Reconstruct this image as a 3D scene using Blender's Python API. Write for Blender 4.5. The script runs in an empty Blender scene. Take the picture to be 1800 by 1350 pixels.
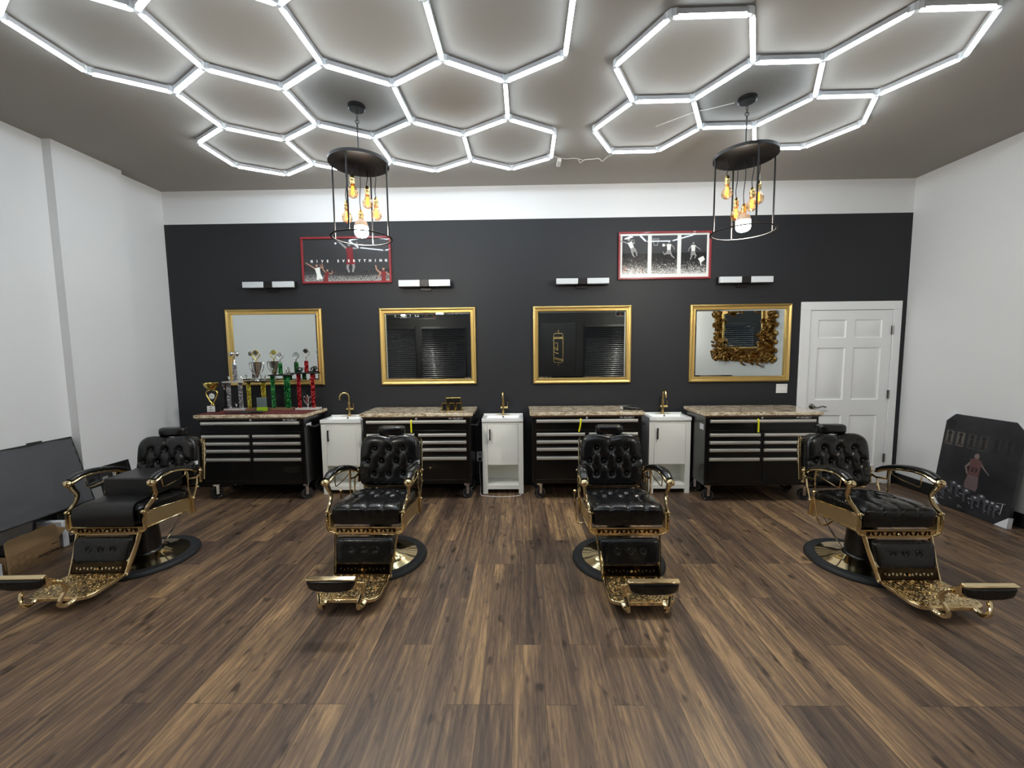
import bpy, math, random
from mathutils import Vector, Matrix
random.seed(7)
SC = bpy.context.scene
COL = SC.collection
PI = math.pi

# ------------------------------------------------------------------ camera, world, exposure
PITCH, ROLL, YAW, HC = -0.08407, -0.0110, 0.01740, 1.6193
def cam_to_world(a, y, b):
    cr, sr = math.cos(ROLL), math.sin(ROLL); a, b = cr*a - sr*b, sr*a + cr*b
    cp, sp = math.cos(PITCH), math.sin(PITCH); y, b = cp*y - sp*b, sp*y + cp*b
    cy, sy = math.cos(YAW), math.sin(YAW); a, y = cy*a - sy*y, sy*a + cy*y
    return Vector((a, y, b))
cd = bpy.data.cameras.new('camera'); cam = bpy.data.objects.new('camera', cd); COL.objects.link(cam)
cd.sensor_width = 36; cd.sensor_fit = 'HORIZONTAL'; cd.lens = 708.13*36/1800; cd.clip_start = 0.02
rx, fw, up = cam_to_world(1,0,0), cam_to_world(0,1,0), cam_to_world(0,0,1)
m = Matrix((rx, up, -fw)).transposed().to_4x4(); m.translation = Vector((0,0,HC)); cam.matrix_world = m
SC.camera = cam
w = bpy.data.worlds.new('world'); SC.world = w; w.use_nodes = True
w.node_tree.nodes['Background'].inputs[0].default_value = (0.02,0.02,0.03,1)
w.node_tree.nodes['Background'].inputs[1].default_value = 0.3
SC.view_settings.view_transform = 'Standard'; SC.view_settings.look = 'None'
SC.view_settings.gamma = 1; SC.view_settings.exposure = 0.60
SC.cycles.max_bounces = 10; SC.cycles.diffuse_bounces = 5; SC.cycles.glossy_bounces = 6
SC.cycles.use_denoising = True; SC.cycles.caustics_reflective = False; SC.cycles.caustics_refractive = False
SC.cycles.sample_clamp_indirect = 6.0
TUBE_E, BULB_E, FILAMENT_E = 18.0, 400.0, 6.0

# ------------------------------------------------------------------ materials
def lin(c):
    return tuple(((x/255)/12.92 if x/255 <= .04045 else ((x/255+.055)/1.055)**2.4) for x in c) + (1,)
def mat(name, rgb=(128,128,128), rough=.5, metal=0, coat=0, spec=.5, emit=None, estr=0, trans=0, alpha=1, ior=1.45, coat_rough=.03):
    m = bpy.data.materials.new(name); m.use_nodes = True
    b = m.node_tree.nodes['Principled BSDF']; I = b.inputs
    I['Base Color'].default_value = lin(rgb); I['Roughness'].default_value = rough; I['Metallic'].default_value = metal
    I['Coat Weight'].default_value = coat; I['Coat Roughness'].default_value = coat_rough
    I['Specular IOR Level'].default_value = spec; I['IOR'].default_value = ior
    I['Transmission Weight'].default_value = trans; I['Alpha'].default_value = alpha
    if emit: I['Emission Color'].default_value = lin(emit); I['Emission Strength'].default_value = estr
    return m
class NT:
    def __init__(s, m): s.t = m.node_tree; s.n = s.t.nodes; s.b = s.n['Principled BSDF']
    def __call__(s, typ, ins=None, **kw):
        n = s.n.new(typ)
        for k, v in kw.items(): setattr(n, k, v)
        for k, v in (ins or {}).items():
            if isinstance(v, bpy.types.NodeSocket): s.t.links.new(v, n.inputs[k])
            else: n.inputs[k].default_value = v
        return n
    def link(s, a, b): s.t.links.new(a, b)
    def math(s, op, a, b=0, c=0): return s('ShaderNodeMath', {0:a, 1:b, 2:c}, operation=op).outputs[0]
    def ramp(s, fac, stops, interp='LINEAR'):
        r = s('ShaderNodeValToRGB', {0:fac}); cr = r.color_ramp; cr.interpolation = interp
        while len(cr.elements) < len(stops): cr.elements.new(.5)
        for e, (p, c) in zip(cr.elements, stops): e.position = p; e.color = lin(c)
        return r.outputs[0]
    def mix(s, fac, a, b, mode='MIX'):
        n = s('ShaderNodeMix', data_type='RGBA', blend_type=mode)
        for i, v in ((0,fac),(6,a),(7,b)):
            if isinstance(v, bpy.types.NodeSocket): s.t.links.new(v, n.inputs[i])
            else: n.inputs[i].default_value = v
        return n.outputs[2]
    def coord(s): return s('ShaderNodeTexCoord').outputs['Object']
    def noise(s, vec, scale, detail=3, rough=.5, dist=0):
        return s('ShaderNodeTexNoise', {'Vector':vec,'Scale':scale,'Detail':detail,'Roughness':rough,'Distortion':dist})
    def mapped(s, vec, sc): return s('ShaderNodeMapping', {0:vec, 3:sc}).outputs[0]
    def bump(s, h, strength=.2, dist=.01):
        b = s('ShaderNodeBump', {'Strength':strength,'Distance':dist,'Height':h}); s.link(b.outputs[0], s.b.inputs['Normal'])

def paint(name, rgb, rough=.6, bump=.05):
    m = mat(name, rgb, rough); n = NT(m); c = n.coord()
    t = n.noise(c, 1.1, 4).outputs[0]
    a = lin(rgb); d = tuple(x*.94 for x in a[:3]) + (1,)
    n.link(n.mix(t, d, a), n.b.inputs['Base Color'])
    n.bump(n.noise(c, 180, 2).outputs[0], bump, .004)
    return m
M = {}
M['white_wall'] = paint('white_wall_paint', (229,230,231))
M['ceiling'] = paint('ceiling_paint', (156,152,146), .8)
M['black_wall'] = paint('black_wall_paint', (34,35,39), .6, .05)
M['front_wall'] = paint('front_wall_paint', (17,17,18), .55, .05)
M['trim_white'] = mat('white_trim', (240,241,242), .35)
M['trim_black'] = mat('black_trim', (22,22,23), .4)
M['steel'] = mat('brushed_steel', (238,236,230), .38, .85)
M['chrome'] = mat('chrome', (225,225,228), .08, 1)
M['nickel'] = mat('satin_nickel', (150,148,142), .25, 1)
M['black_powder'] = mat('black_powder_coat', (7,7,8), .3, 0, .25)
M['black_plastic'] = mat('black_plastic', (16,16,17), .35)
M['rubber'] = mat('black_rubber', (28,30,33), .6)
M['vanity_white'] = mat('vanity_white', (243,243,236), .35, 0, .2)
M['ceramic'] = mat('white_ceramic', (240,241,240), .12, 0, .5)
M['brass'] = mat('brushed_brass', (228,200,136), .25, 1)
M['mirror'] = mat('mirror_glass', (225,232,230), .0, 1)
M['tube_body'] = mat('tube_housing', (176,178,182), .45)
M['tube_light'] = mat('tube_light', (255,255,255), .5, emit=(232,245,255), estr=TUBE_E)
M['clear_plastic'] = mat('clear_plastic', (225,232,238), .25, 0, .4)
M['white_plastic'] = mat('white_plastic', (225,225,222), .4)
M['black_metal'] = mat('black_fixture_metal', (30,29,29), .42, .3)
M['led_bulb'] = mat('led_bulb', (255,255,255), .4, emit=(255,249,236), estr=BULB_E)
M['led_shell'] = mat('led_bulb_collar', (232,200,168), .4)
M['filament'] = mat('filament', (255,190,80), .4, emit=(255,150,40), estr=FILAMENT_E)
M['frosted'] = mat('frosted_white_glass', (205,210,214), .3, 0, .5)
M['yellow'] = mat('yellow_nylon', (226,222,30), .5)
M['red_frame'] = mat('red_frame_lacquer', (134,34,40), .35, 0, .3)
M['silver_plastic'] = mat('silver_plastic', (214,214,214), .15, 1)
M['gold_plastic'] = mat('gold_plastic', (226,200,110), .16, 1)
M['marble'] = mat('white_marble', (196,192,186), .25)
M['paper'] = mat('paper', (222,224,230), .7)
M['wood_edge'] = mat('wood_edge', (128,98,74), .5)
M['bronze'] = mat('dark_bronze', (30,27,27), .42, .3)
# amber glass: see-through shell tinted amber
m = mat('amber_glass', (255,176,110), .05, 0, .3); n = NT(m)
tr = n('ShaderNodeBsdfTransparent', {0:(1,.84,.62,1)}); gl = n('ShaderNodeBsdfGlossy', {0:(1,.8,.6,1),1:.05})
fr = n('ShaderNodeLayerWeight', {0:.35}).outputs['Facing']
mx = n('ShaderNodeMixShader', {0:fr, 1:tr.outputs[0], 2:gl.outputs[0]})
n.link(mx.outputs[0], n.n['Material Output'].inputs[0]); M['amber'] = m
# window glass
m = mat('window_glass', (20,22,24), .02); n = NT(m)
tr = n('ShaderNodeBsdfTransparent', {0:(.9,.93,.95,1)}); gl = n('ShaderNodeBsdfGlossy', {0:(1,1,1,1),1:.0})
fr = n('ShaderNodeFresnel', {0:1.5}).outputs[0]
mx = n('ShaderNodeMixShader', {0:fr, 1:tr.outputs[0], 2:gl.outputs[0]})
n.link(mx.outputs[0], n.n['Material Output'].inputs[0]); M['glass'] = m
# polished gold
def goldmat(name, rgb, rough, bscale=0, bstr=0, kind='noise'):
    m = mat(name, rgb, rough, 1); n = NT(m); c = n.coord()
    if bscale:
        if kind == 'noise': h = n.noise(c, bscale, 3, .6).outputs[0]
        else: h = n('ShaderNodeTexVoronoi', {'Vector':c,'Scale':bscale}, feature='DISTANCE_TO_EDGE').outputs[0]
        n.bump(h, bstr, .004)
    return m
M['gold'] = goldmat('polished_gold', (234,212,166), .09, 9, .04)
M['darkened_gold'] = mat('darkened_gold',(70,56,38),.12,1)
M['gold_filigree'] = goldmat('gold_filigree', (228,202,152), .16, 55, 1.0, 'vor')
M['gold_grain'] = goldmat('grained_gold', (232,212,166), .3, 260, .5)
M['gold_mirror_frame'] = goldmat('gilt_frame', (226,194,122), .38, 70, .25)
M['gold_carved'] = goldmat('carved_gilt', (176,138,78), .32, 26, .6)
# leather
def leather(name, rgb, rough, wr=.25):
    m = mat(name, rgb, rough, 0, .25, coat_rough=.15); n = NT(m); c = n.coord()
    a = n.noise(c, 13, 4, .5, .4).outputs[0]; b = n.noise(c, 320, 2).outputs[0]
    h = n.math('ADD', n.math('MULTIPLY', a, 1.0), n.math('MULTIPLY', b, .12))
    n.bump(h, wr, .012)
    n.link(n.math('MULTIPLY_ADD', a, .2, rough-.1), n.b.inputs['Roughness'])
    return m
M['leather'] = leather('black_leather', (12,12,13), .26, .16)
M['vinyl'] = leather('matte_black_vinyl', (17,17,18), .48, .08)
# wooden plank floor
m = mat('plank_floor', (110,85,62), .42); n = NT(m); c = n.coord()
sx = n('ShaderNodeSeparateXYZ', {0:c}); X, Y = sx.outputs[0], sx.outputs[1]
PW, PL = .1525, 1.22
xi = n.math('FLOOR', n.math('DIVIDE', n.math('ADD', X, 20.02), PW)); xf = n.math('FRACT', n.math('DIVIDE', n.math('ADD', X, 20.02), PW))
ph = n.math('DIVIDE', n.math('FLOOR', n.math('MULTIPLY', n('ShaderNodeTexWhiteNoise', {1:xi}, noise_dimensions='1D').outputs[0], 2.999)), 2.9)
yy = n.math('ADD', n.math('DIVIDE', n.math('ADD', Y, 12.2-1.715), PL), ph)
yi = n.math('FLOOR', yy); yf = n.math('FRACT', yy)
pid = n('ShaderNodeCombineXYZ', {0:xi, 1:yi}).outputs[0]
wn = n('ShaderNodeTexWhiteNoise', {0:pid}, noise_dimensions='2D'); rnd = wn.outputs[0]
off = n('ShaderNodeVectorMath', {0:wn.outputs[1], 1:(40,40,40)}, operation='MULTIPLY').outputs[0]
pv = n('ShaderNodeVectorMath', {0:c, 1:off}, operation='ADD').outputs[0]
broad = n.noise(n.mapped(pv, (5.5,.55,1)), 1.5, 4, .6, .8).outputs[0]
grain = n.noise(n.mapped(pv, (17,1.7,1)), 1.8, 6, .66, 2.4).outputs[0]
fine = n.noise(n.mapped(pv, (150,9,1)), 1.0, 3, .6).outputs[0]
rings = n('ShaderNodeTexWave', {'Vector':n.mapped(pv, (5.5,.42,1)),'Scale':1.6,'Distortion':14.0,'Detail':4.0,'Detail Scale':1.6}).outputs[1]
knots = n.noise(n.mapped(pv, (14,6,1)), 1.0, 2, .5).outputs[0]
s = n.math('ADD', n.math('MULTIPLY', broad, 1.25), n.math('MULTIPLY', grain, .75))
s = n.math('ADD', s, n.math('MULTIPLY', fine, .16)); s = n.math('ADD', s, n.math('MULTIPLY', rings, .13))
s = n.math('ADD', s, n.math('MULTIPLY', rnd, .22)); s = n.math('MULTIPLY_ADD', s, 1.5, -1.36)
colr = n.ramp(s, [(0,(60,48,41)),(.3,(84,67,55)),(.5,(102,82,65)),(.7,(120,96,73)),(.88,(142,114,83)),(1,(162,131,96))])
kd = n.ramp(knots, [(.27,(70,60,54)),(.36,(255,255,255))])
colr = n.mix(.75, colr, kd, 'MULTIPLY')
ex = n.math('MINIMUM', xf, n.math('SUBTRACT', 1, xf)); ey = n.math('MINIMUM', yf, n.math('SUBTRACT', 1, yf))
gap = n.math('MAXIMUM', n.math('LESS_THAN', ex, .009), n.math('LESS_THAN', ey, .0012))
colr = n.mix(n.math('MULTIPLY', gap, .65), colr, lin((38,30,25)))
n.link(colr, n.b.inputs['Base Color'])
n.link(n.math('MULTIPLY_ADD', grain, .2, .34), n.b.inputs['Roughness'])
n.bump(n.math('SUBTRACT', n.math('ADD', fine, n.math('MULTIPLY', grain, .8)), gap), .22, .003)
M['floor'] = m
# granite
m = mat('granite', (150,130,105), .12, 0, .6); n = NT(m); c = n.coord()
wv = n.noise(n.mapped(c, (3.2,9,6)), 1.6, 7, .68, 2.4).outputs[0]; sp = n.noise(c, 75, 4, .7).outputs[0]
st = n.noise(n.mapped(c, (7,26,10)), 2.0, 5, .7, 1.8).outputs[0]
s = n.math('ADD', n.math('MULTIPLY', wv, .55), n.math('ADD', n.math('MULTIPLY', sp, .3), n.math('MULTIPLY', st, .55)))
n.link(n.ramp(s, [(.48,(24,20,20)),(.57,(80,66,54)),(.63,(160,138,110)),(.70,(208,190,160)),(.82,(240,230,210))]), n.b.inputs['Base Color'])
M['granite'] = m
def prism(name, rgb):
    m = mat(name, rgb, .22, .75); n = NT(m); c = n.coord()
    v = n('ShaderNodeTexVoronoi', {'Vector':c,'Scale':95.0})
    a = lin(rgb); hi = tuple(min(1, x*2.2+.12) for x in a[:3])+(1,); lo = tuple(x*.35 for x in a[:3])+(1,)
    f = n('ShaderNodeSeparateColor', {0:v.outputs['Color']}).outputs[0]
    k = n.mix(n.math('GREATER_THAN', f, .72), n.mix(f, lo, a), hi)
    n.link(k, n.b.inputs['Base Color']); n.bump(f, .6, .004)
    return m
M['pr_green'] = prism('green_prism_foil', (22,128,58)); M['pr_red'] = prism('red_prism_foil', (176,22,32))
M['pr_gold'] = prism('gold_prism_foil', (206,178,52)); M['pr_silver'] = prism('silver_prism_foil', (178,176,186))
# black and white crowd print
def crowd(name, z0, z1, dens, lo=(20,20,22), hi=(215,215,212)):
    m = mat(name, (40,40,42), .25, 0, 1.0, coat_rough=.0); n = NT(m); c = n.coord()
    z = n('ShaderNodeSeparateXYZ', {0:c}).outputs[2]
    t = n.noise(c, dens, 3, .7, 1.5).outputs[0]
    g = n('ShaderNodeMapRange', {0:z, 1:z0, 2:z1, 3:.13, 4:-.3}).outputs[0]
    n.link(n.ramp(n.math('ADD', t, g), [(.46,lo),(.56,hi)]), n.b.inputs['Base Color'])
    return m
M['print_dark'] = mat('print_charcoal', (46,47,50), .3, 0, 1.0, coat_rough=.0)
M['print_white'] = mat('print_white', (226,228,226), .3, 0, 1.0, coat_rough=.0)
M['print_grey'] = mat('print_grey', (140,140,140), .3, 0, 1.0, coat_rough=.0)
M['print_red'] = mat('print_red', (118,26,32), .3, 0, 1.0, coat_rough=.0)
M['print_skin'] = mat('print_skin', (170,130,110), .3, 0, 1.0, coat_rough=.0)
M['crowd_bw'] = crowd('crowd_print', -.26, .06, 85)
M['crowd_low'] = crowd('stadium_print', -.28, -.03, 95, (34,35,38), (165,165,165))
# canvas print: dark with pale spotlights
m = mat('canvas_print', (24,26,32), .45, 0, .15, coat_rough=.3); n = NT(m); c = n.coord()
sz = n('ShaderNodeSeparateXYZ', {0:c}); gx, gz = sz.outputs[1], sz.outputs[2]
t = n.noise(c, 3.5, 3, .5).outputs[0]
n.link(n.ramp(t, [(.35,(22,23,27)),(.7,(46,47,52))]), n.b.inputs['Base Color'])
M['canvas'] = m
# cardboard
m = mat('cardboard', (142,114,80), .75); n = NT(m); c = n.coord()
n.link(n.mix(n.noise(c, 6, 4).outputs[0], lin((126,100,70)), lin((154,126,90))), n.b.inputs['Base Color']); M['cardboard'] = m
M['ink'] = mat('printed_ink', (48,36,26), .7); M['ink_pale'] = mat('pale_printed_ink', (112,88,60), .7)
M['dust_cover'] = leather('grey_dust_cover', (78,80,84), .42, .25)
# red patterned runner
m = mat('red_runner', (90,18,24), .9); n = NT(m); c = n.coord()
v = n('ShaderNodeTexVoronoi', {'Vector':c,'Scale':42.0}).outputs[0]
n.link(n.ramp(v, [(.2,(46,14,16)),(.5,(96,18,26)),(.72,(120,70,62))]), n.b.inputs['Base Color']); M['runner'] = m

# ------------------------------------------------------------------ mesh builder
def cr(P, k=6):
    P = [Vector(p) for p in P]; out = []
    for i in range(len(P)-1):
        a = P[i-1] if i else P[0]*2-P[1]; b, c_ = P[i], P[i+1]; d = P[i+2] if i+2 < len(P) else P[-1]*2-P[-2]
        for j in range(k):
            t = j/k; out.append(.5*((2*b)+(c_-a)*t+(2*a-5*b+4*c_-d)*t*t+(3*b-a-3*c_+d)*t**3))
    out.append(P[-1]); return out
def lerp_list(L, n_):
    out = []
    for i in range(n_):
        t = i/(n_-1)*(len(L)-1); j = min(int(t), len(L)-2); f = t-j
        out.append(tuple(a*(1-f)+b*f for a, b in zip(L[j], L[j+1])))
    return out
class MB:
    def __init__(s): s.v=[]; s.f=[]; s.mi=[]; s.k=0
    def add(s, V, F, k=None):
        o = len(s.v); s.v += [tuple(p) for p in V]; s.f += [tuple(i+o for i in f) for f in F]; s.mi += [s.k if k is None else k]*len(F); return s
    def box(s, c, d, rot=None, k=None):
        V = [Vector((x*d[0]/2, y*d[1]/2, z*d[2]/2)) for x in (-1,1) for y in (-1,1) for z in (-1,1)]
        if rot is not None: V = [rot @ p for p in V]
        c = Vector(c)
        return s.add([p+c for p in V], [(0,1,3,2),(4,6,7,5),(0,4,5,1),(2,3,7,6),(0,2,6,4),(1,5,7,3)], k)
    def bx(s, x0,x1,y0,y1,z0,z1, k=None): return s.box(((x0+x1)/2,(y0+y1)/2,(z0+z1)/2),(x1-x0,y1-y0,z1-z0),None,k)
    def sweep(s, P, wh, n=10, side=(1,0,0), pw=1.0, closed=False, k=None, caps=True):
        P = [Vector(p) for p in P]; L = len(P)
        if isinstance(wh, (int,float)): wh = [(wh,wh)]*L
        elif isinstance(wh, tuple): wh = [wh]*L
        elif len(wh) != L: wh = lerp_list(wh, L)
        V = []; sd = Vector(side)
        for i, p in enumerate(P):
            if closed: T = P[(i+1)%L]-P[i-1]
            else: T = P[min(i+1,L-1)]-P[max(i-1,0)]
            T.normalize(); a = sd - T*sd.dot(T)
            if a.length < .05: a = T.orthogonal()
            a.normalize(); b = T.cross(a)
            for j in range(n):
                t = 2*PI*(j+.5)/n; cx, sy = math.cos(t), math.sin(t)
                cx = math.copysign(abs(cx)**pw, cx); sy = math.copysign(abs(sy)**pw, sy)
                V.append(p + a*cx*wh[i][0] + b*sy*wh[i][1])
        F = []
        for i in range(L if closed else L-1):
            for j in range(n):
                q = (i+1)%L; F.append((i*n+j, i*n+(j+1)%n, q*n+(j+1)%n, q*n+j))
        if not closed and caps: F += [tuple(range(n))[::-1], tuple((L-1)*n+j for j in range(n))]
        return s.add(V, F, k)
    def cyl(s, p0, p1, r0, r1=None, n=16, k=None):
        r1 = r0 if r1 is None else r1
        d = (Vector(p1)-Vector(p0)).normalized(); sd = d.orthogonal()
        return s.sweep([p0,p1], [(r0,r0),(r1,r1)], n, sd, k=k)
    def tube(s, P, r, n=8, k=None, smooth=5, closed=False):
        Q = cr(P, smooth) if smooth and len(P) > 2 and not closed else P
        return s.sweep(Q, r, n, (.31,.2,.93), k=k, closed=closed)
    def lathe(s, prof, c=(0,0,0), n=32, k=None, axis='z', sx=1, sy=1):
        V=[]; F=[]; L=len(prof); c = Vector(c)
        for r, z in prof:
            for j in range(n):
                t=2*PI*j/n; p = (r*math.cos(t)*sx, r*math.sin(t)*sy, z)
                if axis=='y': p = (p[0], -p[2], p[1])
                if axis=='x': p = (p[2], p[0], p[1])
                V.append(c+Vector(p))
        for i in range(L-1):
            for j in range(n): F.append((i*n+j, i*n+(j+1)%n, (i+1)*n+(j+1)%n, (i+1)*n+j))
        F += [tuple(range(n))[::-1], tuple((L-1)*n+j for j in range(n))]
        return s.add(V, F, k)
    def ball(s, c, r, n=14, k=None, sc=(1,1,1)):
        m_ = n//2; V=[]; F=[]
        for i in range(1, m_):
            a = PI*i/m_
            for j in range(n):
                t=2*PI*j/n; V.append((c[0]+r*sc[0]*math.sin(a)*math.cos(t), c[1]+r*sc[1]*math.sin(a)*math.sin(t), c[2]+r*sc[2]*math.cos(a)))
        V += [(c[0],c[1],c[2]+r*sc[2]),(c[0],c[1],c[2]-r*sc[2])]; T=len(V)-2
        for i in range(m_-2):
            for j in range(n): F.append((i*n+j,(i+1)*n+j,(i+1)*n+(j+1)%n,i*n+(j+1)%n))
        for j in range(n): F.append((T,j,(j+1)%n)); F.append((T+1,(m_-2)*n+(j+1)%n,(m_-2)*n+j))
        return s.add(V,F,k)
    def prism(s, pts, fn, t0, t1, k=None):
        """polygon pts (a,b) extruded between t0 and t1, fn(a,b,t) gives the point"""
        n=len(pts); V=[fn(a,b,t0) for a,b in pts]+[fn(a,b,t1) for a,b in pts]
        F=[tuple(range(n))[::-1], tuple(range(n,2*n))]+[(i,(i+1)%n,n+(i+1)%n,n+i) for i in range(n)]
        return s.add(V,F,k)
    def build(s, name, mats, parent=None, bevel=0, seg=2, smooth=True, ang=35, loc=None):
        me = bpy.data.meshes.new(name); me.from_pydata(s.v, [], s.f)
        if not isinstance(mats, (list,tuple)): mats = [mats]
        for q in mats: me.materials.append(q)
        for p, k in zip(me.polygons, s.mi): p.material_index = k
        import bmesh
        b = bmesh.new(); b.from_mesh(me); bmesh.ops.recalc_face_normals(b, faces=b.faces); b.to_mesh(me); b.free()
        if smooth:
            for p in me.polygons: p.use_smooth = True
            me.set_sharp_from_angle(angle=math.radians(ang))
        o = bpy.data.objects.new(name, me); COL.objects.link(o)
        if parent: o.parent = parent
        if loc: o.location = loc
        if bevel:
            q = o.modifiers.new('bevel','BEVEL'); q.width = bevel; q.segments = seg; q.limit_method='ANGLE'; q.angle_limit=math.radians(40)
        return o
def thing(name, label, cat, loc=(0,0,0), rz=0, group=None):
    o = bpy.data.objects.new(name, None); COL.objects.link(o); o.location = loc; o.rotation_euler=(0,0,rz); o.empty_display_size=.1
    return tag(o, label, cat, group)
def tag(o, label=None, cat=None, group=None, kind=None):
    if label: o['label'] = label
    if cat: o['category'] = cat
    if group: o['group'] = group
    if kind: o['kind'] = kind
    return o
def struct(name, mb, m, **kw): o = mb.build(name, m, **kw); o['kind']='structure'; return o
def kids(o): return [c for c in bpy.data.objects if c.parent == o]
def copy_tree(o, parent=None):
    c = o.copy(); COL.objects.link(c)
    if parent: c.parent = parent
    for ch in kids(o):
        if ch is not c: copy_tree(ch, c)
    return c
def text_mesh(txt, size, extr=.0006, space=1.0, bold=0):
    cu = bpy.data.curves.new('t','FONT'); cu.body = txt; cu.size = size; cu.extrude = extr; cu.align_x='CENTER'; cu.align_y='CENTER'; cu.space_character = space; cu.offset = bold
    o = bpy.data.objects.new('t', cu); COL.objects.link(o)
    dg = bpy.context.evaluated_depsgraph_get(); me = bpy.data.meshes.new_from_object(o.evaluated_get(dg))
    V=[tuple(v.co) for v in me.vertices]; F=[tuple(p.vertices) for p in me.polygons]
    bpy.data.objects.remove(o); bpy.data.curves.remove(cu); bpy.data.meshes.remove(me)
    return V, F
def put_text(mb, txt, size, origin, ax, ay, extr=.0006, space=1.0, k=None, bold=0, sxy=(1,1)):
    V,F = text_mesh(txt, size, extr, space, bold); ax=Vector(ax); ay=Vector(ay); nz=ax.cross(ay); o=Vector(origin)
    mb.add([o+ax*v[0]*sxy[0]+ay*v[1]*sxy[1]+nz*v[2] for v in V], F, k)

# ------------------------------------------------------------------ room shell
XL, XR, YB, YF, H, HP = -4.094, 4.440, 4.735, -2.56, 3.477, 3.107
struct('floor', MB().bx(XL-.1,XR+.1,YF-.1,YB+.1,-.1,0), M['floor'], smooth=False)
struct('ceiling', MB().bx(XL-.1,XR+.1,YF-.1,YB+.1,H,H+.1), M['ceiling'], smooth=False)
b = MB(); b.bx(XL-.1,XR+.1,YB,YB+.1,0,HP,0); b.bx(XL-.1,XR+.1,YB,YB+.1,HP,H,1)
struct('wall_back', b, [M['black_wall'],M['white_wall']], smooth=False)
b = MB(); b.bx(XL-.1,XL,YF,YB,0,H); b.bx(XL,XL+.078,3.565,4.19,0,H)
struct('wall_left', b, M['white_wall'], smooth=False)
struct('wall_right', MB().bx(XR,XR+.1,YF,YB,0,H), M['white_wall'], smooth=False)
# front wall (seen in the mirrors): black, with three windows, a transom and a door
holes = [(-3.99,-3.05,.76,2.34),(-2.88,-1.56,.76,2.34),(1.93,3.33,.76,2.34),(-3.53,-2.41,2.56,2.82),(2.84,3.9,2.56,2.82),(.65,1.70,0,2.41)]
b = MB(); xs = sorted({XL-.1,XR+.1}|{h[0] for h in holes}|{h[1] for h in holes}); zs = sorted({0,H}|{h[2] for h in holes}|{h[3] for h in holes})
for i in range(len(xs)-1):
    for j in range(len(zs)-1):
        cx, cz = (xs[i]+xs[i+1])/2, (zs[j]+zs[j+1])/2
        if not any(h[0]<cx<h[1] and h[2]<cz<h[3] for h in holes): b.bx(xs[i],xs[i+1],YF-.1,YF,zs[j],zs[j+1])
struct('wall_front', b, M['front_wall'], smooth=False)
for i,(x0,x1,z0,z1) in enumerate(holes[:5]):
    b = MB(); t=.035
    b.bx(x0,x1,YF-.07,YF+.01,z1-t,z1); b.bx(x0,x1,YF-.07,YF+.01,z0,z0+t); b.bx(x0,x0+t,YF-.07,YF+.01,z0,z1); b.bx(x1-t,x1,YF-.07,YF+.01,z0,z1)
    b.bx(x0+t,x1-t,YF-.05,YF-.045,z0+t,z1-t,1)
    o = struct('window_%d'%(i+1), b, [M['trim_black'],M['glass']], smooth=False)
for lab,(x0,x1,z0,z1) in zip(('black slatted window blind, the narrow one left of the wall post','black slatted window blind beside the "23" transom, the wide one','black slatted window blind next to the black front door'), holes[:3]):
    t = thing('window_blind', lab, 'blind', ((x0+x1)/2,YF+.045,z1-.02), 0, 'black blinds on the front windows')
    hw = (x1-x0)/2-.01
    MB().bx(-hw,hw,-.02,.025,-.045,.0).build('head_rail', M['trim_black'], t)
    b = MB(); k = 0; z = -.06; rot = Matrix.Rotation(math.radians(58),3,'X')
    while z > z0-z1+.03:
        b.sweep([(-hw,0,z),(hw,0,z)],(.025,.004),10,(0,-.45,.89)); z -= .062
    b.build('slats', mat('blind_slat%s'%lab[-3:], (40,40,42), .25, .3, .4), t)
    MB().bx(-hw,hw,-.012,.012,z0-z1+.005,z0-z1+.025).build('bottom_rail', M['trim_black'], t)
b = MB(); put_text(b, '23', .145, (-3.0,YF+.012,2.675), (-1,0,0), (0,0,1), .001, 1.0, bold=.002)
tag(b.build('address_number', M['print_white']), 'white number 23 on the transom glass over the front windows', 'number')
b = MB(); b.bx(.65,1.70,YF-.06,YF-.015,0.005,2.41)
struct('door_1', b, M['trim_black'], smooth=False)
# gold emblem on the front door: a barber pole in outline with an open razor
b = MB(); e = YF+.004
def E(a, c_, t): return Vector((1.177-a*1.16, YF-.008+t, 1.666+c_*1.16))
def bar(p,q,wd): 
    d=Vector((q[0]-p[0],q[1]-p[1])); n_=Vector((-d.y,d.x)).normalized()*wd/2
    b.prism([(p[0]+n_.x,p[1]+n_.y),(p[0]-n_.x,p[1]-n_.y),(q[0]-n_.x,q[1]-n_.y),(q[0]+n_.x,q[1]+n_.y)], E, -.004, .002)
pts=[(-.12,-.34),(-.12,.34),(-.09,.37),(.09,.37),(.12,.34),(.12,-.34),(.09,-.37),(-.09,-.37)]
for i in range(8): bar(pts[i],pts[(i+1)%8],.012)
for zz in (.27,.24,-.27,-.30): bar((-.12,zz-.03*(zz<0)),(.12,zz+.03*(zz<0)),.016)
bar((.02,.13),(.1,.13),.014); bar((.02,.13),(.02,-.06),.014); bar((.1,.13),(.1,-.12),.008); bar((.02,-.06),(.1,.02),.02); bar((0,-.14),(.09,-.12),.02)
bar((0,.37),(0,.46),.008); bar((-.02,.42),(.02,.42),.008); bar((0,-.37),(0,-.46),.008); bar((-.02,-.42),(.02,-.42),.008)
tag(b.build('door_emblem', M['brass'], smooth=False), 'gold outline barber pole emblem on the black front door', 'emblem')

# baseboards
struct('baseboard_back', MB().bx(XL,3.24,YB-.012,YB,0,.13).bx(4.375,XR,YB-.012,YB,0,.13), M['trim_black'], smooth=False)
struct('baseboard_right', MB().bx(XR-.014,XR,YF,YB-.012,0,.13), M['trim_black'], smooth=False)
struct('baseboard_left', MB().bx(XL,XL+.014,YF,3.565,0,.13).bx(XL+.078,XL+.092,3.55,4.2,0,.13).bx(XL,XL+.014,4.2,YB-.012,0,.13), M['trim_black'], smooth=False)
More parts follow.
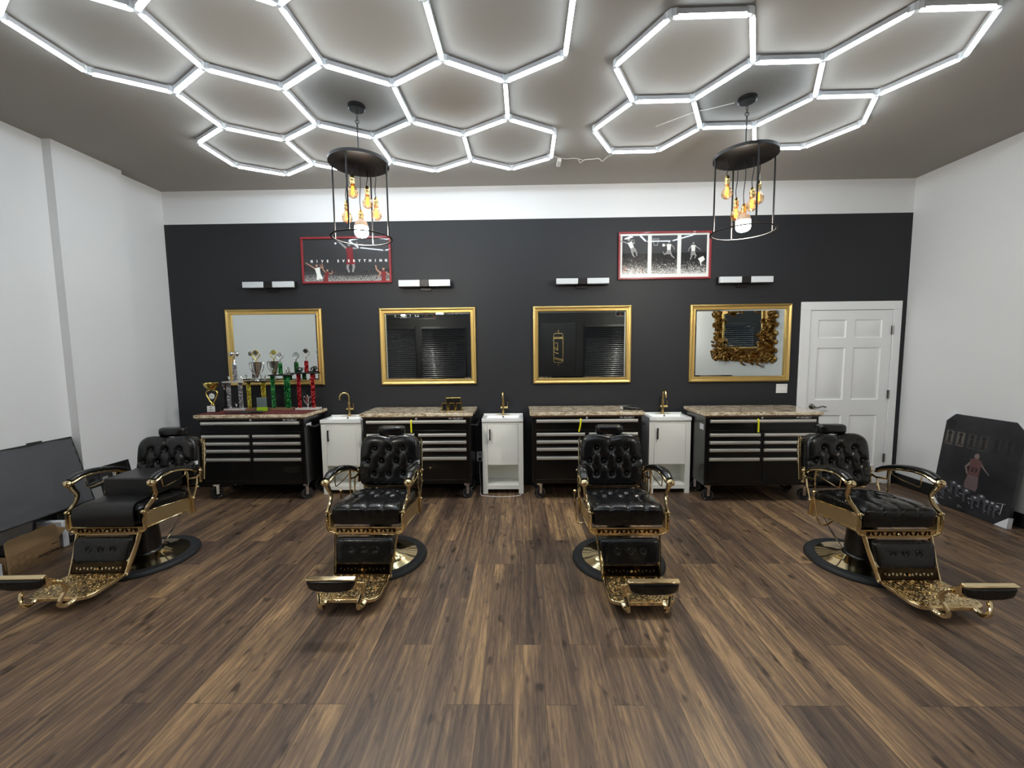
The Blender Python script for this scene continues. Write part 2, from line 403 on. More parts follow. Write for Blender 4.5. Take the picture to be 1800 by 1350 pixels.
# white six-panel door with casing
DX0, DX1 = 3.353, 4.278
b = MB(); b.bx(3.242,DX0-.004,YB-.022,YB-.0005,0,2.035); b.bx(DX1+.006,4.372,YB-.022,YB-.0005,0,2.035); b.bx(3.242,4.372,YB-.022,YB-.0005,2.0352,2.13)
struct('trim_1', b, M['trim_white'], bevel=.003)
b = MB(); YD = YB-.012
b.bx(DX0,DX1,YD,YB-.001,0.006,2.03)
pan = [(1.715,1.925),(1.0,1.605),(.22,.82)]; cols = [(3.445,3.763),(3.856,4.168)]
for z0,z1 in pan:
    for x0,x1 in cols:
        # sunk moulding ring and raised field
        R = []
        for ins, dep in ((0,0),(.012,.011),(.022,.011),(.05,.002)):
            R.append([(x0+ins,YD-.0005+dep-.0,z0+ins),(x1-ins,YD-.0005+dep,z0+ins),(x1-ins,YD-.0005+dep,z1-ins),(x0+ins,YD-.0005+dep,z1-ins)])
        V=[p for r in R for p in r]; F=[]
        for i in range(3):
            for j in range(4): F.append((i*4+j,i*4+(j+1)%4,(i+1)*4+(j+1)%4,(i+1)*4+j))
        F.append((12,13,14,15)); b.add(V,F,1)
# door face is made of rails and stiles so the panels can sink
b2 = MB(); fx = sorted([DX0,DX1]+[v for c_ in cols for v in c_]); fz = sorted([.006,2.03]+[v for p in pan for v in p])
for i in range(len(fx)-1):
    for j in range(len(fz)-1):
        cx, cz = (fx[i]+fx[i+1])/2,(fz[j]+fz[j+1])/2
        if not any(x0<cx<x1 and z0<cz<z1 for x0,x1 in cols for z0,z1 in pan): b2.bx(fx[i],fx[i+1],YD-.0006,YD+.012,fz[j],fz[j+1])
for i in range(6):
    o_=i*16; V=b.v[8+o_:24+o_]; b2.add(V,[tuple(v) for v in F])
door = struct('door_2', b2, M['trim_white'], ang=20)
for z in (1.80,1.06,.31):
    q = MB(); q.cyl((DX1+.001,YD-.012,z-.05),(DX1+.001,YD-.012,z+.05),.008,n=10); q.bx(DX1-.012,DX1+.012,YD-.006,YD-.001,z-.05,z+.05)
    q.build('hinge', M['nickel'], door)
q = MB(); q.lathe([(.0,0),(.033,0),(.033,.008),(.02,.016),(.012,.02),(.012,.05),(0,.05)], (3.412,YD-.001,.925), 20, axis='y')
q.sweep(cr([(3.41,YD-.05,.925),(3.45,YD-.052,.918),(3.50,YD-.05,.932),(3.545,YD-.048,.922)],5),(.006,.009),8,(0,1,0))
o = q.build('door_handle', M['nickel'], door); o['label']='satin nickel lever handle'

# ------------------------------------------------------------------ honeycomb ceiling lights
def hexlight(cells, s, t, ox, oy, label):
    root = thing('hexagon_ceiling_light', label, 'ceiling light', (ox,oy,H), t, 'hexagon tube lights on the ceiling')
    verts = {}; edges = {}
    for c_, r_ in cells:
        cx = (c_+.5*r_)*math.sqrt(3)*s; cy = -r_*1.5*s; ids=[]
        for a in (210,270,330,30,90,150):
            x=cx+s*math.cos(math.radians(a)); y=cy+s*math.sin(math.radians(a)); k=(round(x*50),round(y*50))
            for kk in verts:
                if abs(kk[0]-k[0])<=2 and abs(kk[1]-k[1])<=2: k=kk
            verts.setdefault(k,(x,y)); ids.append(k)
        for i in range(6): edges[frozenset((ids[i],ids[(i+1)%6]))]=1
    L = s-.05
    hb = MB(); hb.bx(-L/2,L/2,-.0145,.0145,-.036,-.008,0)
    hb.sweep([(-L/2,0,-.0395),(L/2,0,-.0395)],(.0142,.0125),12,(0,1,0),k=1); 
    proto = hb.build('light_tube', [M['tube_body'],M['tube_light']], root)
    cb = MB(); cb.cyl((0,0,-.05),(0,0,-.0),.017,n=10)
    cproto = cb.build('connector', M['clear_plastic'], root)
    first=True
    for e in edges:
        a,c_ = [verts[k] for k in e]; o = proto if first else proto.copy()
        if not first: COL.objects.link(o); o.parent = root
        o.location=((a[0]+c_[0])/2,(a[1]+c_[1])/2,0); o.rotation_euler=(0,0,math.atan2(c_[1]-a[1],c_[0]-a[0])); first=False
    first=True
    for k,(x,y) in verts.items():
        nb = [e for e in edges if k in e]
        q = MB(); q.cyl((0,0,-.048),(0,0,-.004),.012,n=8)
        for e in nb:
            oth = verts[[z for z in e if z!=k][0]]; d=Vector((oth[0]-x,oth[1]-y)).normalized()
            rot=Matrix.Rotation(math.atan2(d.y,d.x),3,'Z'); q.box((d.x*.021,d.y*.021,-.024),(.03,.028,.04),rot)
        q.build('connector', M['clear_plastic'], root, loc=(x,y,0), smooth=False)
    bpy.data.objects.remove(cproto)
    return root
C1 = [(0,0),(1,0),(2,0),(3,0),(0,1),(1,1),(2,1),(-1,2),(0,2),(1,2),(2,2)]
C2 = [(0,0),(0,1),(1,0),(2,-1),(2,0)]
hexlight(C1, .4446, -.0156, -2.3704, 3.8253, 'large honeycomb of glowing white tubes filling the left of the ceiling')
hexlight(C2, .4403, -.5302, 1.0839, 3.5349, 'smaller five-cell honeycomb of glowing white tubes right of the ceiling centre')
hexlight([(0,0),(1,0),(2,0),(0,1),(1,1),(2,1),(0,-1),(1,-1)], .4403, .12, -.75, -.35, 'added third honeycomb of fill light tubes, unseen over the front of the room, behind the photographer')  # added cluster out of view, fills the front of the room with light
# wiring between them
b = MB(); b.tube([(.335,4.03,3.47),(.40,4.08,3.472),(.48,4.1,3.468),(.56,4.1,3.472),(.64,4.13,3.47)],.003); b.tube([(.60,4.12,3.468),(.63,4.17,3.46),(.66,4.13,3.468),(.74,4.12,3.47),(.80,4.11,3.468),(.84,4.15,3.462),(.87,4.08,3.468),(.905,4.02,3.462)],.004)
tag(b.build('lighting_wire', M['white_plastic']), 'thin white wire on the ceiling between the two honeycomb lights', 'wire')
b = MB(); b.bx(.395,.435,4.10,4.22,3.445,H)
tag(b.build('light_driver', M['white_plastic'], bevel=.004), 'small white driver box on the ceiling at the end of the left honeycomb', 'driver box')
b = MB(); b.tube([(1.165,3.56,3.47),(1.3,3.45,3.472),(1.40,3.36,3.47),(1.5,3.33,3.472),(1.6,3.28,3.47),(1.652,3.25,3.468)],.003)
tag(b.build('pendant_wire', M['white_plastic']), 'thin white wire on the ceiling running to the right pendant', 'wire')
b = MB(); b.box((1.63,2.31,3.468),(.02,.035,.018)); b.tube([(1.63,2.32,3.46),(1.645,2.30,3.45),(1.64,2.275,3.455)],.004)
tag(b.build('ceiling_hook', M['clear_plastic']), 'tiny clear hook on the ceiling beside the right honeycomb', 'hook')

# ------------------------------------------------------------------ pendants
def pendant(x, y, rot, bulbs, label, zr=2.5, zp=3.045):
    # bulbs: (dx,dy,zcentre,big)
    t = thing('pendant_light', label, 'pendant light', (x,y,H), 0, 'cage pendants with amber bulbs')
    zp -= H; zr -= H; R=.222
    MB().lathe([(0,-.03),(.055,-.03),(.065,-.022),(.065,-.001),(0,-.001)],n=32).build('canopy', M['black_metal'], t)
    b = MB(); z=-.03
    for i in range(3):
        pts=[(math.cos(a)*.007*(1 if i%2 else 0),math.cos(a)*.007*(0 if i%2 else 1),z-.014+math.sin(a)*.016) for a in [2*PI*j/12 for j in range(12)]]
        b.sweep(pts,.0022,6,(.3,.3,.9),closed=True); z-=.026
    pts=[(math.cos(a)*.014,0,z-.008+math.sin(a)*.014) for a in [2*PI*j/16 for j in range(16)]]; b.sweep(pts,.003,6,(0,1,0),closed=True)
    b.build('chain', M['black_metal'], t)
    MB().cyl((0,0,z-.018),(0,0,zp+.01),.0055,n=10).build('stem', M['black_metal'], t)
    MB().lathe([(0,zp),(R-.006,zp),(R,zp+.003),(R,zp+.026),(R-.01,zp+.03),(0,zp+.034)],n=64).build('top_plate', M['black_metal'], t)
    for k in range(4):
        a = rot+k*PI/2; MB().cyl(((R-.008)*math.cos(a),(R-.008)*math.sin(a),zp+.002),((R-.008)*math.cos(a),(R-.008)*math.sin(a),zr),.0062,n=8).build('cage_rod', M['black_metal'], t)
    n_=64; MB().sweep([((R)*math.cos(2*PI*j/n_),(R)*math.sin(2*PI*j/n_),zr) for j in range(n_)],(.005,.009),8,(0,0,1),closed=True).build('bottom_ring', M['black_metal'], t)
    for dx,dy,zc,big in bulbs:
        zc -= H; sk = zc+(.125 if big else .088)
        b = MB(); b.tube([(dx,dy,zp),(dx+.006,dy,(zp*2+sk)/3),(dx-.005,dy,(zp+sk*2)/3),(dx,dy,sk+.04)],.0032,6)
        c_ = b.build('cord', M['black_plastic'], t)
        b = MB(); b.lathe([(0,.042),(.008,.042),(.014,.034),(.017,.02),(.018,.018),(.0185,.0),(.017,-.004),(.0185,-.008),(.0175,-.014),(.0185,-.019),(.0165,-.032),(0,-.032)],(dx,dy,sk),20)
        b.build('socket', M['brass'], t)
        if big:
            g = MB().lathe([(0,.0),(.018,.0),(.022,-.01),(.042,-.022),(.050,-.04),(.051,-.058),(0,-.058)],(dx,dy,sk-.028),28).build('bulb_collar', M['led_shell'], t)
            MB().lathe([(0,0),(.051,0),(.052,-.045),(.048,-.062),(.036,-.075),(.018,-.081),(0,-.082)],(dx,dy,sk-.086),28).build('led_bulb', M['led_bulb'], t)
        else:
            g = MB().lathe([(.015,.0),(.016,-.012),(.022,-.026),(.033,-.042),(.0395,-.062),(.039,-.08),(.031,-.097),(.017,-.107),(.004,-.11)],(dx,dy,sk-.022),24).build('amber_bulb', M['amber'], t)
            f = MB(); 
            for j in range(6):
                a=2*PI*j/6; f.cyl((dx+.008*math.cos(a),dy+.008*math.sin(a),sk-.045),(dx+.011*math.cos(a),dy+.011*math.sin(a),sk-.105),.0021,n=6)
            f.build('filament', M['filament'], g)
    return t
pendant(-1.211,3.2,math.radians(-3),[(-.045,-.03,2.835,0),(-.15,.10,2.69,0),(-.012,.03,2.555,1),(.02,.10,2.80,0),(.11,.03,2.685,0)],'black cage pendant with amber bulbs hanging in front of the left poster')
pt2 = pendant(1.727,3.207,math.radians(-6),[(-.12,.02,2.80,0),(.0,.11,2.665,0),(.018,.03,2.555,1),(.045,-.03,2.69,0),(.125,.03,2.76,0)],'black cage pendant with amber bulbs hanging at the right, beside the three-photo poster')
b = MB(); b.bx(.08,.125,.0,.03,2.80-H,2.815-H); b.tube([(.16,.12,3.06-H),(.18,.11,2.95-H),(.17,.10,2.9-H),(.185,.1,2.84-H)],.0016,5)
b.build('wire_tag', M['white_plastic'], pt2)

pendant(-2.98,-1.0,math.radians(10),[(-.12,.02,2.80,0),(.0,.11,2.665,0),(.018,.03,2.555,1),(.045,-.03,2.69,0),(.125,.03,2.76,0)],'cage pendant by the front windows, reflected beside the 23 in a mirror')
pendant(3.3,-1.0,math.radians(40),[(-.12,.02,2.80,0),(.0,.11,2.665,0),(.018,.03,2.555,1),(.045,-.03,2.69,0),(.125,.03,2.76,0)],'cage pendant by the front right window, behind the photographer')

# ------------------------------------------------------------------ gold mirrors
def gold_mirror(x0, x1, z0, z1, label):
    t = thing('wall_mirror', label, 'mirror', ((x0+x1)/2,YB,z0), 0, 'gold framed mirrors over the stations')
    hw=(x1-x0)/2; h=z1-z0
    prof=[(0,0),(0,-.022),(.006,-.030),(.016,-.034),(.026,-.028),(.032,-.024),(.046,-.022),(.050,-.026),(.056,-.026),(.060,-.016),(.060,-.004)]
    V=[];F=[]
    for ins,d in prof:
        V += [(-hw+ins,d,ins),(hw-ins,d,ins),(hw-ins,d,h-ins),(-hw+ins,d,h-ins)]
    for i in range(len(prof)-1):
        for j in range(4): F.append((i*4+j,i*4+(j+1)%4,(i+1)*4+(j+1)%4,(i+1)*4+j))
    b=MB().add(V,F)
    n1=int((2*hw-.1)/.02); n2=int((h-.1)/.02)
    for i in range(n1):
        x=-hw+.054+(2*hw-.108)*(i+.5)/n1
        for z in (.053,h-.053): b.box((x,-.027,z),(.011,.006,.007))
    for i in range(n2):
        z=.054+(h-.108)*(i+.5)/n2
        for x in (-hw+.053,hw-.053): b.box((x,-.027,z),(.007,.006,.011))
    b.build('frame', M['gold_mirror_frame'], t, ang=25)
    b=MB(); a=.058; c_=.02
    V=[(-hw+a,-.006,a),(hw-a,-.006,a),(hw-a,-.006,h-a),(-hw+a,-.006,h-a),(-hw+a+c_,-.0085,a+c_),(hw-a-c_,-.0085,a+c_),(hw-a-c_,-.0085,h-a-c_),(-hw+a+c_,-.0085,h-a-c_)]
    b.add(V,[(4,5,6,7),(0,1,5,4),(1,2,6,5),(2,3,7,6),(3,0,4,7)])
    b.build('mirror_glass', M['mirror'], t, smooth=False)
gold_mirror(-3.437,-2.30,1.232,2.128,'gold framed mirror over the trophies, reflecting white wall')
gold_mirror(-1.622,-.497,1.226,2.121,'gold framed mirror reflecting black blinds and the 23 sign')
gold_mirror(.168,1.306,1.224,2.121,'gold framed mirror reflecting the black door with gold emblem')
gold_mirror(1.978,3.132,1.224,2.117,'gold framed mirror nearest the white door, reflecting a carved gold mirror')

# carved gold mirror on the right wall
t = thing('carved_mirror', 'large carved gold baroque mirror, itself seen only in a mirror by the door', 'mirror', (XR,1.34,1.36))
W2, Hh = 1.08, 1.24; iw, z0i, z1i = .70, .25, .99
b = MB()
def G(a, c_, t_): return Vector((-t_, a, c_))
for (a0,a1,c0,c1) in ((-W2+.06,W2-.06,.06,z0i),(-W2+.06,W2-.06,z1i,Hh-.06),(-W2+.06,-iw,z0i,z1i),(iw,W2-.06,z0i,z1i)):
    b.bx(-.03,-.002,a0,a1,c0,c1)
rr = random.Random(3)
def leaf(c_, ang, L, wd, th):
    P=[];wh=[]
    for i in range(7):
        f=i/6; q=ang+f*1.6; P.append((-.03-th*math.sin(f*PI)-.01, c_[0]+math.cos(q)*L*f, c_[1]+math.sin(q)*L*f)); wh.append((wd*math.sin(PI*(.12+f*.85))+.003, th*.45+.003))
    b.sweep(P,wh,8,(0,.5,.86))
for i in range(230):
    side = rr.choice('tblr') ; u=rr.random()
    if side in 'tb': a=-W2+.06+u*(2*W2-.12); c_=(z1i+rr.random()*(Hh-.04-z1i)) if side=='t' else (.02+rr.random()*(z0i-.02))
    else: c_=.05+u*(Hh-.1); a=(-1 if side=='l' else 1)*(iw+rr.random()*(W2-.02-iw))
    leaf((a,c_), rr.random()*6.28, .06+rr.random()*.09, .013+rr.random()*.013, .03+rr.random()*.03)
for i in range(46):
    f=i/46*2*(2*W2+Hh); 
    if f<2*W2: p=(-W2+f,.02)
    elif f<2*W2+Hh: p=(W2-.02,f-2*W2)
    elif f<4*W2+Hh: p=(W2-(f-2*W2-Hh),Hh-.02)
    else: p=(-W2+.02,Hh-(f-4*W2-Hh))
    b.ball((-.02,p[0],p[1]),.055,10,sc=(.5,1,.8))
b.build('frame', M['gold_carved'], t)
b = MB(); 
for k_,(a,c0,c1) in enumerate(((-iw,z0i,z1i),(iw,z0i,z1i))): b.bx(-.05,-.01,a-.02,a+.02,c0-.02,c1+.02)
b.bx(-.05,-.01,-iw,iw,z0i-.02,z0i+.02); b.bx(-.05,-.01,-iw,iw,z1i-.02,z1i+.02)
b.build('inner_moulding', M['gold_mirror_frame'], t, bevel=.008)
b = MB(); b.add([(-.033,-iw,z0i),(-.033,iw,z0i),(-.033,iw,z1i),(-.033,-iw,z1i)],[(0,1,2,3)]); b.build('mirror_glass', M['mirror'], t, smooth=False)

# ------------------------------------------------------------------ sconces
def sconce(x0, x1, z0, z1, label, off):
    t = thing('wall_sconce', label, 'wall light', ((x0+x1)/2,YB,(z0+z1)/2), 0, 'unlit bar lights over the mirrors')
    hw=(x1-x0)/2; hh=(z1-z0)/2; y=-.105
    MB().bx(-.062,.062,-.018,-.001,-.075,.04).build('backplate', M['bronze'], t, bevel=.002)
    MB().bx(-.05,.05,y+.002,-.015,-hh-.002,hh+.002).bx(-hw+.01,hw-.01,-.04,-.03,-hh+.01,hh-.01).build('body', M['bronze'], t, bevel=.002)
    for s_ in (-1,1):
        x_a,x_b = sorted((s_*.052,s_*hw)); MB().bx(x_a,x_b,y,-.045,-hh,hh).build('glass_shade', M['frosted'], t, bevel=.004)
        MB().bx(*sorted((s_*hw,s_*(hw+.006))),y+.03,-.03,-hh-.002,hh+.002).build('end_cap', M['bronze'], t)
sconce(-3.153,-2.565,2.362,2.428,'unlit two-shade bar light above the mirror over the trophies',0)
sconce(-1.358,-.771,2.352,2.424,'unlit two-shade bar light right of the GIVE EVERYTHING poster',0)
sconce(.432,1.027,2.355,2.418,'unlit two-shade bar light left of the three-photo poster',0)
sconce(2.262,2.855,2.345,2.412,'unlit two-shade bar light nearest the white door',0)

# ------------------------------------------------------------------ posters
def poster(x0,x1,z0,z1,label,fr=.022):
    t = thing('framed_poster', label, 'poster', ((x0+x1)/2,YB,(z0+z1)/2), 0)
    hw=(x1-x0)/2; hh=(z1-z0)/2
    b=MB(); b.bx(-hw,hw,-.03,-.001,hh-fr,hh).bx(-hw,hw,-.03,-.001,-hh,-hh+fr).bx(-hw,-hw+fr,-.03,-.001,-hh+fr,hh-fr).bx(hw-fr,hw,-.03,-.001,-hh+fr,hh-fr)
    b.build('frame', M['red_frame'], t, bevel=.002)
    return t,hw-fr,hh-fr
def PF(a,c_,t_): return Vector((a,-.012-t_,c_))
def limb(b,P,wd,k,lay=.0006):
    """tapering flat limb printed on the poster"""
    P=[Vector(p) for p in P]
    n_=len(P); ws=lerp_list([(wd[0],),(wd[1],)],n_); A=[];B=[]
    for i,p in enumerate(P):
        T=(P[min(i+1,n_-1)]-P[max(i-1,0)]).normalized(); q=Vector((-T.y,T.x))*ws[i][0]/2; A.append(tuple(p+q)); B.append(tuple(p-q))
    b.prism(A+B[::-1],PF,0,lay,k)
def disc(b,c_,r,k,lay=.0007,sx=1): b.prism([(c_[0]+r*sx*math.cos(2*PI*i/14),c_[1]+r*math.sin(2*PI*i/14)) for i in range(14)],PF,0,lay,k)
def player(b,cx,cz,s,jersey,skin,pose=0,ang=0,short=None):
    ca,sa=math.cos(ang),math.sin(ang); R_=lambda x,y:(cx+s*(ca*x-sa*y),cz+s*(sa*x+ca*y)); 
    PP=lambda L:[R_(*p) for p in L]; w_=lambda a,c_:(a*s,c_*s)
    legs={0:([(-.08,-.15),(-.16,-.42),(-.1,-.62)],[(.08,-.15),(.12,-.4),(.05,-.62)]),1:([(-.08,-.15),(-.3,-.3),(-.42,-.12)],[(.08,-.15),(.22,-.4),(.4,-.55)]),2:([(-.07,-.15),(-.12,-.4),(-.2,-.6)],[(.08,-.15),(.2,-.32),(.1,-.5)])}[pose]
    arms={0:([(-.12,.38),(-.36,.62),(-.62,.86)],[(.13,.38),(.36,.36),(.34,.62)]),1:([(-.12,.38),(-.34,.3),(-.42,.44)],[(.12,.38),(.34,.2),(.4,.02)]),2:([(-.12,.36),(-.3,.16),(-.34,-.02)],[(.12,.36),(.34,.22),(.52,.08)])}[pose]
    if short is None: legs=[]; short=jersey
    for L_ in legs: limb(b,PP(L_),w_(.13,.07),skin)
    for L_ in arms: limb(b,PP(L_),w_(.09,.05),skin)
    b.prism([R_(*p) for p in [(-.15,.42),(.15,.42),(.13,.1),(.12,-.02),(-.12,-.02),(-.13,.1)]],PF,0,.0009,jersey)
    b.prism([R_(*p) for p in [(-.13,0),(.13,0),(.2,-.28),(.02,-.3),(0,-.18),(-.02,-.3),(-.2,-.28)]],PF,0,.001,short)
    disc(b,R_(0,.55),.075*s,skin,.001)
t,hw,hh = poster(-2.497,-1.458,2.412,2.937,'red framed GIVE EVERYTHING basketball poster behind the left pendant')
b=MB(); b.bx(-hw,hw,-.012,-.004,-hh,hh,0)
b.prism([(-hw,-hh),(hw,-hh),(hw,-.10),(0.1,-.14),(-.1,-.13),(-hw,-.05)],PF,0,.0002,5)
limb(b,[(-hw,-.135),(-.1,-.16),(hw,-.155)],(.02,.03),0,.0004)
player(b,.045,.03,.27,1,3,0,.05,1)
player(b,-.33,-.16,.19,2,4,0,.2); player(b,-.245,-.20,.16,1,4,0,-.2)
player(b,.425,-.21,.19,1,4,2,0); limb(b,[(.39,-.15),(.345,-.11),(.335,-.06)],(.022,.012),4)
disc(b,(-.12,.19),.012,2)
b.build('print',[M['print_dark'],M['print_red'],M['print_white'],M['print_grey'],M['print_skin'],M['crowd_low']],t,smooth=False)
b=MB()
for i,ch in enumerate('GIVE EVERYTHING'):
    if ch!=' ': put_text(b,ch,.038,(-.405+i*.0617,-.0135,-.01),(1,0,0),(0,0,1),.0005,1,bold=.0018)
b.build('lettering',M['print_white'],t,smooth=False)
t,hw,hh = poster(1.146,2.192,2.408,2.938,'red framed poster of three black and white basketball photos',.02)
b=MB(); b.bx(-hw,hw,-.012,-.004,-hh,hh,0)
for i,x in enumerate((-.333,.0,.333)):
    b.prism([(x-.145,-.205),(x+.145,-.205),(x+.145,.225),(x-.145,.225)],PF,0,.0003,1)
    b.prism([(x-.145,-.205),(x+.145,-.205),(x+.145,.03),(x-.145,.03)],PF,0,.0005,2)
player(b,-.365,.09,.17,3,4,0,.45,4); limb(b,[(-.455,.19),(-.36,.21)],(.01,.05),3); limb(b,[(-.37,.2),(-.35,.13)],(.05,.03),4)
b.prism([(-.14,.19),(-.06,.19),(-.08,.11),(-.12,.11)],PF,0,.0008,4); b.prism([(-.13,.18),(-.07,.18),(-.085,.12),(-.115,.12)],PF,0,.001,1)
player(b,.05,.06,.16,3,4,1,0,4); disc(b,(-.01,.115),.016,3)
player(b,.325,.045,.16,3,4,2,0,4); b.prism([(.38,-.04),(.44,-.01),(.46,-.05),(.42,-.08),(.42,-.13),(.40,-.07)],PF,0,.0008,3)
b.build('print',[M['print_white'],M['print_dark'],M['crowd_bw'],M['print_white'],M['print_grey']],t,smooth=False)

# outlets and switch
def plate(x0,x1,z0,z1,label,name,cat,holes_):
    t = thing(name,label,cat,((x0+x1)/2,YB,(z0+z1)/2)); hw=(x1-x0)/2;hh=(z1-z0)/2
    MB().bx(-hw,hw,-.007,-.0005,-hh,hh).build('cover_plate',M['white_plastic'],t,bevel=.002)
    for (x,z,w_,h_) in holes_: MB().bx(x-w_,x+w_,-.0105,-.006,z-h_,z+h_).build('toggle' if 'switch' in name else 'socket',M['trim_white'] if 'switch' in name else M['print_grey'],t,bevel=.001)
plate(3.0,3.128,1.085,1.192,'white double switch plate under the mirror nearest the door','switch_plate','switch',[(-.024,0,.006,.013),(.024,0,.006,.013)])
plate(-.512,-.44,.292,.412,'grey wall outlet left of the middle white vanity','wall_outlet','outlet',[(0,.028,.014,.018),(0,-.028,.014,.018)])
b=MB(); b.tube([(-.475,4.715,.33),(-.478,4.70,.22),(-.474,4.69,.12),(-.46,4.60,.03),(-.44,4.40,.006),(-.38,4.36,.005),(-.2,4.33,.005),(-.02,4.36,.006),(.02,4.41,.01)],.0032)
t=thing('power_cable','thin white cable from the grey outlet to the floor before the middle vanity','cable'); b.build('cord',M['white_plastic'],t)
b=MB(); b.bx(-.49,-.46,4.695,4.724,.315,.345); b.build('plug',M['black_plastic'],t,bevel=.003)

# ------------------------------------------------------------------ tool chests with granite tops
def chest_proto():
    t = thing('tool_chest','x','tool chest'); W=1.15; D=.46; zt=.912
    b=MB(); b.bx(0,W,.012,D,.19,zt); b.bx(0,.035,0,.012,.19,zt); b.bx(W-.035,W,0,.012,.19,zt); b.bx(.035,W-.035,0,.012,.888,zt); b.bx(.035,W-.035,0,.012,.19,.225); b.bx(W/2-.018,W/2+.018,.0,.012,.225,.745)
    b.bx(.035,W-.035,.0,.012,.745,.765)
    b.build('cabinet_body',M['black_powder'],t,bevel=.002)
    MB().bx(-.012,W+.012,-.015,D+.005,zt,zt+.013).build('wood_top',M['wood_edge'],t,bevel=.002)
    rows=[(.04,W-.04,.768,.885)]
    for z0,z1 in ((.665,.742),(.585,.662),(.49,.582),(.228,.487)):
        rows += [(.04,W/2-.02,z0,z1),(W/2+.02,W-.04,z0,z1)]
    for x0,x1,z0,z1 in rows:
        b=MB(); b.bx(x0,x1,-.004,.011,z0,z1); b.bx(x0,x1,-.010,-.004,z0,z0+.006)
        d_=b.build('drawer',M['black_powder'],t,bevel=.0015)
        b=MB(); b.sweep([(x0+.003,-.016,z1-.018),(x1-.003,-.016,z1-.018)],(.012,.017),12,(0,1,0),pw=.6)
        b.build('handle',M['steel'],d_)
    b=MB(); b.lathe([(0,0),(.011,0),(.011,.006),(.004,.008),(0,.008)],(W/2,0,.9),14,axis='y'); b.build('key_lock',M['steel'],t)
    b=MB(); put_text(b,'HUSKY',.036,(W-.13,-.0012,.899),(1,0,0),(0,0,1),.0008,1.0,bold=.0016,sxy=(1.0,.8))
    b.prism([(0,.002),(.012,.006),(.018,.012),(.022,.006),(.036,.009),(.033,-.001),(.028,-.011),(.022,-.004),(.010,-.006)],lambda a,c_,t_:Vector((W-.232+a,-.0012-t_,.899+c_)),0,.001)
    b.build('lettering',mat('logo_silver',(225,225,225),.5),t,smooth=False)
    b=MB(); b.tube([(W,.06,.82),(W+.05,.07,.815),(W+.06,.12,.81),(W+.06,.34,.81),(W+.05,.39,.815),(W,.40,.82)],.012,10)
    b.build('side_handle',M['black_plastic'],t)
    for sx_ in (0,1):
        for sy_ in (0,1):
            cx=.068 if sx_==0 else W-.068; cy=.085 if sy_==0 else D-.075
            b=MB(); b.bx(-.03,.03,-.035,.035,.182,.19); b.bx(-.026,-.021,-.028,.0,.055,.186); b.bx(.021,.026,-.028,.0,.055,.186); b.bx(-.026,.026,-.032,.024,.152,.18)
            c_=b.build('caster',M['chrome'],t,bevel=.001,loc=(cx,cy,0)); c_.rotation_euler=(0,0,math.radians((62,118,50,100)[sx_*2+sy_]))
            b=MB(); wy=-.014; b.lathe([(.046,-.017),(.058,-.018),(.0625,-.012),(.0625,.012),(.058,.018),(.046,.017)],(0,wy,.0625),28,axis='x',k=0)
            b.lathe([(.012,-.0185),(.012,.0185)],(0,wy,.0625),16,axis='x',k=1)
            b.lathe([(.042,-.015),(.049,-.0178),(.049,.0178),(.042,.015)],(0,wy,.0625),24,axis='x',k=1)
            for q in range(5):
                a=2*PI*q/5; b.sweep(cr([(0,wy+.010*math.cos(a),.0625+.010*math.sin(a)),(0,wy+.028*math.cos(a+.3),.0625+.028*math.sin(a+.3)),(0,wy+.044*math.cos(a+.8),.0625+.044*math.sin(a+.8))],3),(.016,.005),6,(1,0,0),k=1)
            b.lathe([(.0,-.008),(.044,-.008),(.044,.008),(0,.008)],(0,wy,.0625),20,axis='x',k=0)
            b.build('wheel',[M['rubber'],M['chrome']],c_)
    return t
chest_info=[(-3.462,4.235,'black rolling tool chest under the trophies'),(-1.675,4.235,'black rolling tool chest with gold clipper guard rack on top, right of the first vanity'),(.138,4.225,'black rolling tool chest with black clippers on its stone top'),(1.915,4.13,'black rolling tool chest beside the white door')]
cp=chest_proto()
for i,(x,y,l) in enumerate(chest_info):
    o=cp if i==0 else copy_tree(cp); o.location=(x,y,0); o['label']=l
    for q,c_ in enumerate([c_ for c_ in kids(o) if c_.name.startswith('caster')]): c_.rotation_euler=(0,0,math.atan2(y,x+c_.location.x)+(.35,-.2,.15,-.3)[q]); o['group']='black tool chests along the back wall'
slabp=None; slab_l=['brown and cream granite slab under the trophies','brown and cream granite slab carrying the gold clipper guard rack','brown and cream granite slab carrying black clippers','bare brown and cream granite slab on the tool chest beside the white door']
def slab(w_,d_,seed):
    rr=random.Random(seed); n_=28; edge=[]
    pts=[]
    def jag(a): return a+rr.uniform(-.004,.004)
    for i in range(n_): pts.append((w_*i/n_,jag(0)))
    for i in range(10): pts.append((jag(w_),d_*i/10))
    for i in range(n_): pts.append((w_-w_*i/n_,jag(d_)))
    for i in range(10): pts.append((jag(0),d_-d_*i/10))
    b=MB(); b.prism(pts,lambda a,c_,t_:Vector((a,c_,t_)),0,.034); return b
for i,((x,y,l),sl) in enumerate(zip(chest_info,slab_l)):
    o=slab(1.21,.50 if i<3 else .52,i+3).build('granite_countertop',M['granite'],loc=(x-.028,y-.025,.926),bevel=.004)
    tag(o,sl,'countertop','granite slabs on the tool chests')
ZT=.960
